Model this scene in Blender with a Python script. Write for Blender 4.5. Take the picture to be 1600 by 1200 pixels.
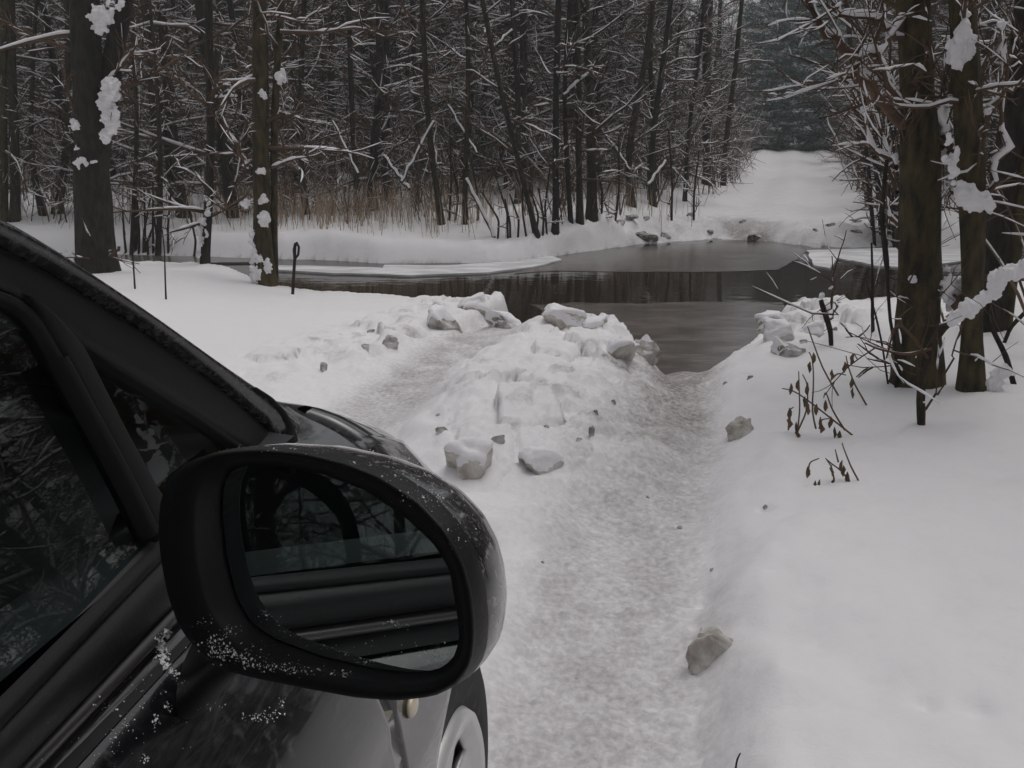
import bpy, math, random
import numpy as np
from mathutils import Vector
from mathutils.bvhtree import BVHTree

for o in list(bpy.data.objects):
    bpy.data.objects.remove(o)
SC = bpy.context.scene
COL = SC.collection

# ------------------------------------------------------------------ camera
FPX, H, HORIZON = 1500.0, 1.30, 190.0           # focal length in photo pixels, lens height, horizon row
PITCH = math.atan((600 - HORIZON) / FPX)
cam_d = bpy.data.cameras.new('camera')
cam = bpy.data.objects.new('camera', cam_d)
COL.objects.link(cam)
cam_d.sensor_width = 36
cam_d.lens = 36 * FPX / 1600
cam_d.clip_start = 0.02
cam_d.clip_end = 500
cam.location = (0, 0, H)
cam.rotation_euler = (math.pi / 2 - PITCH, 0, 0)
SC.camera = cam

# ------------------------------------------------------------------ light
SUN_EL, SUN_AZ = math.radians(72), math.radians(60)
w = bpy.data.worlds.new('World')
SC.world = w
w.use_nodes = True
nt = w.node_tree
bg = nt.nodes['Background']
sky = nt.nodes.new('ShaderNodeTexSky')
sky.sky_type = 'NISHITA'
sky.sun_disc = False
sky.sun_elevation = SUN_EL
sky.sun_rotation = SUN_AZ
sky.dust_density = 4
hs = nt.nodes.new('ShaderNodeHueSaturation')
hs.inputs['Saturation'].default_value = 0.16
nt.links.new(sky.outputs[0], hs.inputs['Color'])
nt.links.new(hs.outputs[0], bg.inputs['Color'])
bg.inputs['Strength'].default_value = 0.15
sd = bpy.data.lights.new('sun', 'SUN')
sun = bpy.data.objects.new('sun', sd)
COL.objects.link(sun)
sd.energy = 0.5
sd.angle = math.radians(60)
sd.color = (1.0, 0.97, 0.93)
sun.location = (0, 0, 30)
sun.rotation_euler = Vector((math.sin(SUN_AZ) * math.cos(SUN_EL), math.cos(SUN_AZ) * math.cos(SUN_EL), math.sin(SUN_EL))).to_track_quat('Z', 'Y').to_euler()
SC.view_settings.view_transform = 'Standard'
SC.view_settings.look = 'None'
SC.view_settings.exposure = -0.32
SC.view_settings.gamma = 1
SC.render.engine = 'CYCLES'

# ------------------------------------------------------------------ helpers
CP, SP = math.cos(PITCH), math.sin(PITCH)
CAM = np.array([0, 0, H])


def ray(x, y):
    a, b = (x - 800) / FPX, (600 - y) / FPX
    return np.array([a, CP + b * SP, -SP + b * CP])


def at_z(x, y, z):
    d = ray(x, y)
    return CAM + d * ((z - H) / d[2])


def at_y(x, y, Y):
    d = ray(x, y)
    return CAM + d * (Y / d[1])


def on_plane(x, y, P0, n):
    d = ray(x, y)
    return CAM + d * (np.dot(P0 - CAM, n) / np.dot(d, n))


def _h(ix, iy, s):
    n = (ix * 374761393 + iy * 668265263 + s * 974634777) & 0x7fffffff
    n = ((n ^ (n >> 13)) * 1274126177) & 0x7fffffff
    n = n ^ (n >> 16)
    return (n & 0xffff) / 65535.0


def vn(x, y, s=0):
    x = np.asarray(x, float); y = np.asarray(y, float)
    fx = np.floor(x); fy = np.floor(y)
    ix = fx.astype(np.int64); iy = fy.astype(np.int64)
    u = x - fx; v = y - fy
    u = u * u * u * (u * (u * 6 - 15) + 10); v = v * v * v * (v * (v * 6 - 15) + 10)
    a = _h(ix, iy, s); b = _h(ix + 1, iy, s); c = _h(ix, iy + 1, s); d = _h(ix + 1, iy + 1, s)
    return (a + (b - a) * u) * (1 - v) + (c + (d - c) * u) * v - 0.5


def fbm(x, y, s=0, o=4):
    t = 0; amp = 1
    for k in range(o):
        t = t + amp * vn(x * 2 ** k * math.cos(.5 * k) - y * 2 ** k * math.sin(.5 * k), y * 2 ** k * math.cos(.5 * k) + x * 2 ** k * math.sin(.5 * k), s + k * 7)
        amp *= .5
    return t


def worley(x, y, s=0):
    fx = np.floor(x).astype(np.int64); fy = np.floor(y).astype(np.int64)
    f1 = np.full(np.shape(x), 9.); f2 = f1.copy(); cr = np.zeros(np.shape(x)); tilt = cr.copy()
    for i in (-1, 0, 1):
        for j in (-1, 0, 1):
            cx_, cy_ = fx + i, fy + j
            px_ = cx_ + .1 + .8 * _h(cx_, cy_, s); py_ = cy_ + .1 + .8 * _h(cx_, cy_, s + 1)
            d = np.hypot(px_ - x, py_ - y); r = _h(cx_, cy_, s + 2)
            tl = (px_ - x) * (r - .5) + (py_ - y) * (_h(cx_, cy_, s + 3) - .5)
            n = d < f1
            f2 = np.where(n, f1, np.minimum(f2, d)); cr = np.where(n, r, cr); tilt = np.where(n, tl, tilt); f1 = np.where(n, d, f1)
    return f1, f2 - f1, cr, tilt


def sm(a, b, x):
    t = np.clip((x - a) / (b - a), 0, 1)
    return t * t * (3 - 2 * t)


def mesh(name, V, F, mat, parent=None, smooth=True, loc=None, mats=None, midx=None):
    """one mesh object from world-space vertices; its origin goes to loc or to its parent's place"""
    V = np.asarray(V, dtype=np.float32).reshape(-1, 3)
    if parent is not None:
        base = np.array(parent['_o'])
    elif loc is not None:
        base = np.array(loc, float)
    else:
        base = np.zeros(3)
    me = bpy.data.meshes.new(name)
    if isinstance(F, np.ndarray):
        k = F.shape[1]
        me.vertices.add(len(V)); me.vertices.foreach_set('co', (V - base.astype(np.float32)).ravel())
        me.loops.add(F.size); me.loops.foreach_set('vertex_index', F.ravel().astype(np.int32))
        me.polygons.add(len(F))
        me.polygons.foreach_set('loop_start', np.arange(0, F.size, k, dtype=np.int32))
        me.update(calc_edges=True)
    else:
        me.from_pydata([tuple(map(float, v)) for v in (V - base)], [], [tuple(map(int, f)) for f in F])
        me.update()
    if smooth:
        me.polygons.foreach_set('use_smooth', np.ones(len(me.polygons), dtype=bool))
    if mat is not None:
        me.materials.append(mat)
    o = bpy.data.objects.new(name, me)
    COL.objects.link(o)
    if parent is not None:
        o.parent = parent
        o['_o'] = [float(t) for t in base]
    else:
        o.location = [float(t) for t in base]
        o['_o'] = [float(t) for t in base]
    return o


def empty(name, loc, label, cat, group=None):
    o = bpy.data.objects.new(name, None)
    COL.objects.link(o)
    o.location = [float(t) for t in loc]
    o.empty_display_size = .2
    o['_o'] = [float(t) for t in loc]
    tag(o, label, cat, group)
    return o


def tag(o, label=None, cat=None, group=None, kind=None):
    if label: o['label'] = label
    if cat: o['category'] = cat
    if group: o['group'] = group
    if kind: o['kind'] = kind
    return o


def copy_tree(o, loc, rz=0, sc=1.0):
    c = o.copy(); COL.objects.link(c)
    c.location = loc; c.rotation_euler = (0, 0, rz); c.scale = (sc, sc, sc)
    for ch in o.children:
        d = ch.copy(); COL.objects.link(d); d.parent = c
    return c


class Tubes:
    """collects tapered tubes; every tube is a polyline with a radius per point"""
    def __init__(s): s.g = {}
    def add(s, P, R, k=4):
        P = np.asarray(P, float); R = np.asarray(R, float)
        s.g.setdefault((len(P), k), []).append((P, R))
    def arrays(s, wob=0, seed=0):
        rs = np.random.RandomState(seed)
        VV = []; FF = []; off = 0
        for (n, k), L in s.g.items():
            P = np.stack([a for a, b in L]); R = np.stack([b for a, b in L])
            m = len(L)
            T = np.gradient(P, axis=1)
            T /= np.linalg.norm(T, axis=2, keepdims=True) + 1e-9
            mt = T.mean(axis=1)
            ref = np.where(np.abs(mt[:, 2:3]) > .85, np.array([[1., 0, 0]]), np.array([[0, 0, 1.]]))[:, None, :]
            S = np.cross(T, np.broadcast_to(ref, T.shape)); S /= np.linalg.norm(S, axis=2, keepdims=True) + 1e-9
            U = np.cross(S, T)
            a = np.arange(k) * 2 * math.pi / k
            RR = np.repeat(R[:, :, None], k, axis=2)
            if wob: RR = RR * (1 + wob * (rs.rand(m, n, k) - .5))
            V = P[:, :, None, :] + RR[..., None] * (np.cos(a)[None, None, :, None] * S[:, :, None, :] + np.sin(a)[None, None, :, None] * U[:, :, None, :])
            idx = np.arange(m * n * k).reshape(m, n, k)
            A = idx[:, :-1, :]; B = np.roll(A, -1, axis=2); D = idx[:, 1:, :]; C = np.roll(D, -1, axis=2)
            FF.append(np.stack([A, B, C, D], axis=-1).reshape(-1, 4) + off)
            VV.append(V.reshape(-1, 3))
            off += m * n * k
        if not VV: return np.zeros((0, 3)), np.zeros((0, 4), int)
        return np.concatenate(VV), np.concatenate(FF)
    def build(s, name, mat, parent=None, wob=0, seed=0, loc=None, smooth=True):
        V, F = s.arrays(wob, seed)
        return mesh(name, V, F, mat, parent, smooth, loc)


def nodes(name):
    m = bpy.data.materials.new(name)
    m.use_nodes = True
    return m, m.node_tree.nodes, m.node_tree.links, m.node_tree.nodes['Principled BSDF']


def mat_noise(name, c1, c2, scale=6, rough=.8, bump=.3, bscale=30, detail=6, coords='Object', stretch=(1, 1, 1), lo=.35, hi=.65, bdist=.01, **kw):
    m, N, L, P = nodes(name)
    tc = N.new('ShaderNodeTexCoord'); mp = N.new('ShaderNodeMapping')
    mp.inputs['Scale'].default_value = stretch
    L.new(tc.outputs[coords], mp.inputs[0])
    n1 = N.new('ShaderNodeTexNoise'); n1.inputs['Scale'].default_value = scale; n1.inputs['Detail'].default_value = detail
    L.new(mp.outputs[0], n1.inputs['Vector'])
    r = N.new('ShaderNodeValToRGB')
    r.color_ramp.elements[0].position = lo; r.color_ramp.elements[0].color = (*c1, 1)
    r.color_ramp.elements[1].position = hi; r.color_ramp.elements[1].color = (*c2, 1)
    L.new(n1.outputs[0], r.inputs[0]); L.new(r.outputs[0], P.inputs['Base Color'])
    P.inputs['Roughness'].default_value = rough
    if bump:
        n2 = N.new('ShaderNodeTexNoise'); n2.inputs['Scale'].default_value = bscale; n2.inputs['Detail'].default_value = 5
        L.new(mp.outputs[0], n2.inputs['Vector'])
        b = N.new('ShaderNodeBump'); b.inputs['Strength'].default_value = bump; b.inputs['Distance'].default_value = bdist
        L.new(n2.outputs[0], b.inputs['Height']); L.new(b.outputs[0], P.inputs['Normal'])
    for k, v in kw.items():
        P.inputs[k].default_value = v
    return m


M = {}
M['bark'] = mat_noise('bark_brown', (.011, .007, .004), (.055, .036, .020), 30, .9, 1.0, 60, stretch=(1, 1, .35), bdist=.02)
M['bark_green'] = mat_noise('bark_olive', (.018, .013, .006), (.085, .064, .026), 26, .9, 1.0, 60, stretch=(1, 1, .35), bdist=.02)
M['bark_dark'] = mat_noise('bark_dark', (.008, .006, .004), (.036, .026, .019), 30, .9, 1.0, 60, stretch=(1, 1, .35), bdist=.02)
M['twig'] = mat_noise('twig_brown', (.050, .028, .017), (.130, .076, .047), 3, .9, 0)
M['twig_red'] = mat_noise('twig_reddish', (.10, .062, .040), (.20, .130, .085), 3, .9, 0)
M['needle'] = mat_noise('pine_needles', (.030, .036, .024), (.080, .085, .055), 2, .85, 0)
M['needle_pale'] = mat_noise('frosted_needles', (.035, .05, .042), (.11, .14, .13), 2, .85, 0)
M['treesnow'] = mat_noise('tree_snow', (.78, .76, .78), (.87, .85, .87), 12, .8, .3, 60)
M['grass'] = mat_noise('dry_grass', (.27, .19, .13), (.46, .36, .26), 3, .9, 0)
M['leaf'] = mat_noise('dead_leaf', (.060, .038, .022), (.14, .085, .045), 20, .8, 0)
M['wood_pale'] = mat_noise('split_wood', (.30, .17, .06), (.46, .29, .12), 14, .7, .3, 40)


def mat_ground():
    m, N, L, P = nodes('snow_ground')
    geo = N.new('ShaderNodeNewGeometry')
    at = N.new('ShaderNodeAttribute'); at.attribute_name = 'dirt'
    n1 = N.new('ShaderNodeTexNoise'); n1.inputs['Scale'].default_value = 46; n1.inputs['Detail'].default_value = 8; n1.inputs['Roughness'].default_value = .62
    mp = N.new('ShaderNodeMapping'); mp.inputs['Scale'].default_value = (1, 1, 1)
    L.new(geo.outputs['Position'], mp.inputs[0]); L.new(mp.outputs[0], n1.inputs['Vector'])
    ma = N.new('ShaderNodeMath'); ma.operation = 'MULTIPLY_ADD'      # dirt*1 + (noise-.5)*k
    ma.inputs[1].default_value = 2.0; ma.inputs[2].default_value = -1.0
    L.new(n1.outputs[0], ma.inputs[0])
    mb = N.new('ShaderNodeMath'); mb.operation = 'ADD'
    n5 = N.new('ShaderNodeTexNoise'); n5.inputs['Scale'].default_value = 5.5; n5.inputs['Detail'].default_value = 3
    L.new(geo.outputs['Position'], n5.inputs['Vector'])
    m5 = N.new('ShaderNodeMath'); m5.operation = 'MULTIPLY_ADD'; m5.inputs[1].default_value = 1.2; m5.inputs[2].default_value = -.6
    L.new(n5.outputs[0], m5.inputs[0])
    m6 = N.new('ShaderNodeMath'); m6.operation = 'ADD'
    L.new(ma.outputs[0], m6.inputs[0]); L.new(m5.outputs[0], m6.inputs[1])
    L.new(m6.outputs[0], mb.inputs[0]); L.new(at.outputs['Fac'], mb.inputs[1])
    mc = N.new('ShaderNodeMath'); mc.operation = 'MULTIPLY'; mc.use_clamp = True
    L.new(mb.outputs[0], mc.inputs[0]); L.new(at.outputs['Fac'], mc.inputs[1])
    r = N.new('ShaderNodeValToRGB')
    e = r.color_ramp.elements
    e[0].position = 0; e[0].color = (.81, .79, .80, 1)
    e[1].position = .45; e[1].color = (.55, .525, .53, 1)
    x = e.new(1.0); x.color = (.24, .215, .20, 1)
    L.new(mc.outputs[0], r.inputs[0])
    L.new(r.outputs[0], P.inputs['Base Color'])
    P.inputs['Roughness'].default_value = .75
    P.inputs['Specular IOR Level'].default_value = .25
    n2 = N.new('ShaderNodeTexNoise'); n2.inputs['Scale'].default_value = 120; n2.inputs['Detail'].default_value = 8
    n3 = N.new('ShaderNodeTexNoise'); n3.inputs['Scale'].default_value = 11; n3.inputs['Detail'].default_value = 4
    L.new(geo.outputs['Position'], n2.inputs['Vector']); L.new(geo.outputs['Position'], n3.inputs['Vector'])
    b = N.new('ShaderNodeBump'); b.inputs['Strength'].default_value = .30; b.inputs['Distance'].default_value = .004
    b2 = N.new('ShaderNodeBump'); b2.inputs['Strength'].default_value = .24; b2.inputs['Distance'].default_value = .02
    L.new(n2.outputs[0], b.inputs['Height']); L.new(n3.outputs[0], b2.inputs['Height'])
    L.new(b2.outputs[0], b.inputs['Normal']); L.new(b.outputs[0], P.inputs['Normal'])
    return m


M['ground'] = mat_ground()

# ------------------------------------------------------------------ terrain
WATER = -0.30


def uproj(L):
    a = np.array([at_z(x, y, z)[:2] for x, y, z in L])
    return a[:, 0], a[:, 1]


NX, NY = uproj([(-500, 380, -.06), (-200, 392, -.06), (0, 400, -.06), (330, 416, -.06), (430, 437, -.06), (600, 452, -.06), (735, 466, -.06), (775, 492, -.28), (835, 500, -.28),
                (870, 496, -.12), (1000, 522, -.12), (1030, 546, -.28), (1100, 550, -.28), (1178, 546, -.28), (1205, 486, -.03), (1290, 477, 0), (1400, 474, 0), (1700, 462, 0)])
FX, FY = uproj([(-500, 378, -.28), (-200, 384, -.28), (0, 392, -.28), (330, 401, -.28), (430, 404, -.28), (640, 411, -.28), (780, 411, -.28), (850, 403, -.28), (900, 396, -.28), (1000, 386, -.28),
                (1130, 378, -.28), (1220, 383, -.28), (1290, 392, -.28), (1400, 391, -.28), (1700, 384, -.28)])
RUTY = np.array([-30, 0, 1.72, 2.6, 4.75, 6.7, 9]); RUTX = np.array([-4.9, -.12, .186, .38, .85, 1.40, 2.1])
ROADY = np.array([10, 12.7, 18.6, 28, 41, 70]); ROADX = np.array([2.4, 3.4, 5.3, 8.1, 11.7, 19])
ROADW = np.array([1.9, 1.75, 1.35, 1.6, 1.9, 2.2])


DENTS = []
for px_, py_, r_, d_ in [(1196, 795, .022, .03), (1400, 822, .04, .012), (1440, 1130, .03, .022), (1520, 1142, .035, .022), (1300, 880, .07, .015), (1250, 1010, .10, .02), (1480, 930, .12, .02), (1350, 1080, .09, .02), (1130, 950, .05, .02), (1560, 760, .15, .02), (1110, 895, .03, .03), (1230, 1130, .08, .02)]:
    q_ = at_z(px_, py_, .10); DENTS.append((q_[0], q_[1], r_, d_))


def height(X, Y, want_dirt_shade=False):
    X = np.asarray(X, float); Y = np.asarray(Y, float)
    wob = .10 * fbm(X * 1.7, Y * 0 + 3, 5, 3)
    yn = np.interp(X, NX, NY) + wob + .05 * fbm(X * 7, Y * 0, 9, 3)
    yf = np.interp(X, FX, FY) + .12 * fbm(X * 1.3, Y * 0 + 7, 6, 4)
    w = X - np.interp(Y, RUTY, RUTX)
    wl = w + 1.42 + .05 * np.sin(Y)
    w = w + .03 * fbm(Y * 1.5, Y * 0, 15, 3)
    wid_ = sm(4.8, 6.6, Y)
    gr = np.exp(-(np.abs(w + .05) / (.27 + .15 * wid_)) ** 6)
    gl = np.exp(-(np.abs(wl) / .27) ** 4)
    rut = np.maximum(gr, gl)
    big = fbm(X * .35, Y * .35, 1, 4)
    med = fbm(X * 2.2, Y * 2.2, 2, 4)
    # near side
    near = .02 + .05 * big + .02 * med
    rb = sm(.17, .36 + .12 * sm(2.2, 3, Y), w + .05 * med - .20 * wid_)                         # right bank
    near = near + rb * (.095 - .03 * sm(2.1, 3.2, Y) + .05 * fbm(X * 3.2, Y * 3.2, 81, 3) * (1 - sm(.4, .8, w)) + .016 * fbm(X * 5, Y * 5, 83, 4) * sm(.2, .5, w) + .07 * np.clip(w, 0, 6) + .03 * sm(1.2, 4, w))
    lb = sm(.28, .8, -wl)
    near = near + lb * (.06 - .09 * sm(4.2, 6.6, Y) * (1 - sm(2.0, 3.2, -wl)))
    mx, my = .16, 4.55                                       # heap between the ruts
    fx, fy = math.sin(.21), math.cos(.21)
    a = (X - mx) * fx + (Y - my) * fy; b = (X - mx) * fy - (Y - my) * fx
    e = np.sqrt((a / 1.75) ** 2 + (b / (.60 - .11 * a)) ** 2) + .35 * fbm(X * 2.5, Y * 2.5, 21, 3)
    md = 1 - sm(.45, 1.15, e)
    near = near + md * .115 * (1 - .5 * sm(5.2, 6.6, Y))
    bil = .5 - np.abs(fbm(X * 5, Y * 5, 31, 4)) * 1.6
    bil2 = np.abs(fbm(X * 9, Y * 9, 33, 3))
    clod = np.maximum.reduce([md * .8,
                              sm(.34, .46, np.abs(w) - .1 * wid_) * (1 - sm(.85, 1.35, np.abs(w))) * sm(4.8, 5.6, Y),
                              sm(.25, .36, -wl) * (1 - sm(.6, 1.25, -wl)) * sm(3.6, 5.2, Y)])
    wx, wy = X + .06 * med, Y + .06 * fbm(X * 2.2 + 9, Y * 2.2, 4, 3)
    q1, g1, c1, t1 = worley(wx * 3.6, wy * 3.6, 3)
    q2, g2, c2, t2 = worley(wx * 9, wy * 9, 17)
    q3, g3, c3, t3 = worley(wx * 20, wy * 20, 27)
    brk = (c1 ** 2 * .11 + t1 * .13) * sm(.0, .10, g1) + (c2 * .035 + t2 * .07) * sm(0, .14, g2) + .012 * c3 * sm(0, .3, g3)
    near = near + clod * (brk * (.74 - .18 * sm(-.6, -1.2, w)) + .03 * (bil - .2) - .02)
    near = near - rut * .055 * (1 - md) + rut * .005 * fbm(X * 16, Y * 11, 41, 3)
    tram = np.exp(-(np.abs(w + .12) / .38) ** 4)
    near = near + tram * (.008 * fbm(X * 4, Y * 4, 43, 3) + (.006 * c2 + .011 * t2) * sm(0, .2, g2) * (1 - rut * .5) + .010 * c3 * sm(0, .35, g3)) + .0015 * fbm(X * 20, Y * 20, 45, 2)
    # tyre tread print on the right edge of the rut
    near = near + .003 * np.sin(Y * 95) * np.exp(-((w - .13) / .06) ** 2) * (Y > 1)
    for dx_, dy_, dr_, dd_ in DENTS:
        near = near - dd_ * np.exp(-(((X - dx_) ** 2 + (Y - dy_) ** 2) / dr_ ** 2))
    rl = sm(2.6, 5.6, Y) * rut
    Ls = .22 + 1.9 * rl
    d = yn - Y
    near = near - .10 * (1 - sm(.1, 1.8, d)) * (1 - rl)
    near = -.50 + (near + .50) * sm(-.2, 1, (d + .12) / Ls)
    # far side
    df = Y - yf
    rc = np.interp(Y, ROADY, ROADX); rw = np.interp(Y, ROADY, ROADW)
    rd = np.abs(X - rc) / rw
    off = sm(.9, 1.5, rd)
    far = -.12 + .12 * sm(0, 3, df) + .02 * med + off * (.05 + .12 * sm(0, 5, df) + .14 * big + .05 * med) + .35 * sm(15, 50, df)
    shore = (1 - sm(.3, 2.0, df)) * sm(-.1, .3, df)
    cl2 = shore * sm(-1.5, 1.5, X)
    far = far + cl2 * (.06 * (bil - .25) + .16 * (c1 ** 2 + t1) * sm(0, .12, g1) + .05 * c2) + (1 - off) * .045 * np.cos((X - rc) * 5.2) * sm(1, 4, df)
    far = -.50 + (far + .50) * sm(-.15, .38 + .9 * (1 - off), df)
    mid = (yn + yf) / 2
    h = np.where(Y < mid, near, far)
    if not want_dirt_shade: return h
    dn = rut * (.62 + .1 * vn(X * 2, Y * 2, 51)) * (1 - md) * (.55 + .50 * sm(2.8, 5, Y)) + tram * .22 + clod * (.20 * sm(.02, .3, bil2 + .1 * bil) + .75 * (1 - sm(0, .12, g1)) * sm(.45, .85, c1) + .35 * (c2 > .86) * sm(0, .1, g2))  # real rut dirt, plus crevice shade put into the gaps of the crust
    dn = np.maximum(dn, (1 - sm(0, .35, d)) * (.25 + .55 * sm(-.3, .6, fbm(X * 3, Y * 3, 71, 3) + .3 * rl)))
    dn = dn + .06
    dfar = cl2 * (.25 + .55 * sm(0, .5, fbm(X * 1.8, Y * 1.8, 61, 3) + .1)) * (1 - off * .6) + (1 - sm(-.05, .22, df)) * .30 + .05 + (1 - off) * .17
    dirt_shade = np.where(Y < mid, dn, dfar)
    dirt_shade = np.where(h < WATER - .02, .95, dirt_shade)
    return h, np.clip(dirt_shade, 0, 1)


def hz(x, y):
    return float(height(np.array([x]), np.array([y]))[0])


def hit(x, y, far=60):
    d = ray(x, y)
    t = np.geomspace(.8, far / d[1], 1500)
    P = CAM[None] + t[:, None] * d[None]
    hh = height(P[:, 0], P[:, 1])
    k = np.nonzero(P[:, 2] < hh)[0]
    i = k[0] if len(k) else len(t) - 1
    p = P[i].copy(); p[2] = hh[i]
    return p


def build_ground():
    th = np.concatenate([np.arange(-44, 44, .19), np.arange(44, 316, 2.0)])
    th = np.radians(th)
    r = np.concatenate([[.02, .2], np.geomspace(.4, 74, 840)])
    T, R = np.meshgrid(th, r)
    X = R * np.sin(T); Y = R * np.cos(T)
    Z, D = height(X, Y, True)
    V = np.stack([X, Y, Z], -1).reshape(-1, 3)
    n, k = X.shape
    idx = np.arange(n * k).reshape(n, k)
    A = idx[:-1]; B = np.roll(A, -1, 1); Dd = idx[1:]; C = np.roll(Dd, -1, 1)
    F = np.stack([A, Dd, C, B], -1).reshape(-1, 4)
    o = mesh('snow_ground', V, F, M['ground'])
    at = o.data.attributes.new('dirt', 'FLOAT', 'POINT')
    at.data.foreach_set('value', D.ravel().astype(np.float32))
    tag(o, kind='structure')


build_ground()

# water and the thin ice that rims it
mw, N, L, P = nodes('stream_water')
P.inputs['Base Color'].default_value = (.026, .019, .014, 1)
P.inputs['Roughness'].default_value = .04
P.inputs['IOR'].default_value = 1.33
geo = N.new('ShaderNodeNewGeometry')
mp = N.new('ShaderNodeMapping'); mp.inputs['Scale'].default_value = (1.2, 3.5, 1)
n1 = N.new('ShaderNodeTexNoise'); n1.inputs['Scale'].default_value = 3.0; n1.inputs['Detail'].default_value = 3
b = N.new('ShaderNodeBump'); b.inputs['Strength'].default_value = .10; b.inputs['Distance'].default_value = .02
L.new(geo.outputs['Position'], mp.inputs[0]); L.new(mp.outputs[0], n1.inputs['Vector'])
L.new(n1.outputs[0], b.inputs['Height']); L.new(b.outputs[0], P.inputs['Normal'])
M['water'] = mw
g = np.meshgrid(np.linspace(-30, 30, 40), np.linspace(4.5, 19, 30))
V = np.stack([g[0], g[1], g[0] * 0 + WATER], -1).reshape(-1, 3)
idx = np.arange(1200).reshape(30, 40)
F = np.stack([idx[:-1, :-1], idx[:-1, 1:], idx[1:, 1:], idx[1:, :-1]], -1).reshape(-1, 4)
tag(mesh('stream_water', V, F, mw), kind='structure')


def ice_mat(name, c1, c2, rough):
    return mat_noise(name, c1, c2, 2.5, rough, .25, 9, coords='Object', stretch=(1, 2.5, 1), bdist=.01, lo=.4, hi=.62)


M['ice_thin'] = ice_mat('thin_ice', (.085, .072, .064), (.15, .13, .12), .20)
M['ice_shelf'] = ice_mat('ice_shelf', (.55, .54, .55), (.78, .77, .78), .75)
M['ice_block'] = mat_noise('ice_block', (.34, .30, .26), (.66, .64, .61), 14, .45, .8, 26, bdist=.02)
M['ice_dirty'] = mat_noise('dirty_ice', (.20, .18, .16), (.60, .58, .57), 11, .7, .8, 28, bdist=.02, lo=.38, hi=.6)
M['clod'] = mat_noise('frozen_mud', (.10, .085, .075), (.50, .48, .46), 14, .8, .6, 30)  # dark of shaded crevices put into the lump colour


def sheet(name, pts, z, thick, mat, jag=.05, seed=0):
    """a flat plate from an outline in pixels laid at water level"""
    P = np.array([at_z(x, y, WATER)[:2] for x, y in pts])
    out = []
    n = len(P)
    for i in range(n):
        a, b_ = P[i], P[(i + 1) % n]
        k = max(2, int(np.linalg.norm(b_ - a) / .12))
        for j in range(k):
            q = a + (b_ - a) * j / k
            out.append(q + jag * np.array([vn(q[0] * 5, q[1] * 5, seed), vn(q[0] * 5, q[1] * 5, seed + 1)]))
    out = np.array(out); m = len(out)
    V = [(x, y, z + thick) for x, y in out] + [(x, y, z - .01) for x, y in out]
    F = [list(range(m))[::-1]] + [[i, (i + 1) % m, m + (i + 1) % m, m + i] for i in range(m)]
    # keep the winding up
    area = sum(out[i][0] * out[(i + 1) % m][1] - out[(i + 1) % m][0] * out[i][1] for i in range(m))
    if area > 0: F[0] = F[0][::-1]
    return mesh(name, V, F, mat, smooth=False)


o = sheet('thin_ice', [(835, 476), (900, 474), (1000, 476), (1100, 472), (1230, 474), (1235, 500), (1200, 585), (1010, 585), (985, 530), (930, 500), (850, 492)], WATER, .004, M['ice_thin'], .10, 3)
tag(o, kind='structure')
o = sheet('bank_ice', [(880, 398), (1000, 386), (1130, 378), (1220, 380), (1262, 392), (1245, 406), (1215, 422), (1120, 425), (960, 425), (870, 424), (800, 428), (850, 408)], WATER, .005, M['ice_thin'], .06, 4)
tag(o, kind='structure')
o = sheet('ice_shelf', [(425, 424), (520, 429), (640, 433), (760, 428), (830, 420), (880, 408), (860, 402), (800, 411), (700, 417), (600, 416), (600, 421), (500, 418), (425, 417)], WATER, .02, M['ice_shelf'], .05, 5)
tag(o, kind='structure')
o = sheet('ice_shelf', [(1262, 393), (1330, 391), (1420, 389), (1560, 388), (1560, 404), (1420, 420), (1370, 418), (1335, 410), (1310, 406), (1295, 421), (1272, 417)], WATER, .02, M['ice_shelf'], .05, 6)
tag(o, kind='structure')
o = sheet('ice_shelf', [(-300, 388), (0, 396), (200, 401), (330, 404), (400, 406), (400, 412), (330, 413), (100, 409), (-300, 400)], WATER, .02, M['ice_thin'], .05, 7)
tag(o, kind='structure')


# ------------------------------------------------------------------ ice blocks, and dark lumps for shaded crevices
def rock_mesh(seed, sx, sy, sz, cuts=9, sub=3, rough=.34):
    rs = np.random.RandomState(seed)
    import bmesh
    bm = bmesh.new(); bmesh.ops.create_icosphere(bm, subdivisions=sub, radius=1)
    V = np.array([v.co[:] for v in bm.verts]); F = [[v.index for v in f.verts] for f in bm.faces]; bm.free()
    if cuts > 6: V = np.sign(V) * np.abs(V) ** .62
    for c in range(cuts):
        n = rs.randn(3); n[2] *= .6; n /= np.linalg.norm(n); d = rs.uniform(.45, .80)
        k = V @ n; V = V - np.outer(np.clip(k - d, 0, None), n)
    V *= (1 + rough * fbm(V[:, 0] * 2 + seed, V[:, 1] * 2 + V[:, 2] * 1.7, seed, 4))[:, None]
    return V * np.array([sx, sy, sz]), F


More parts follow.
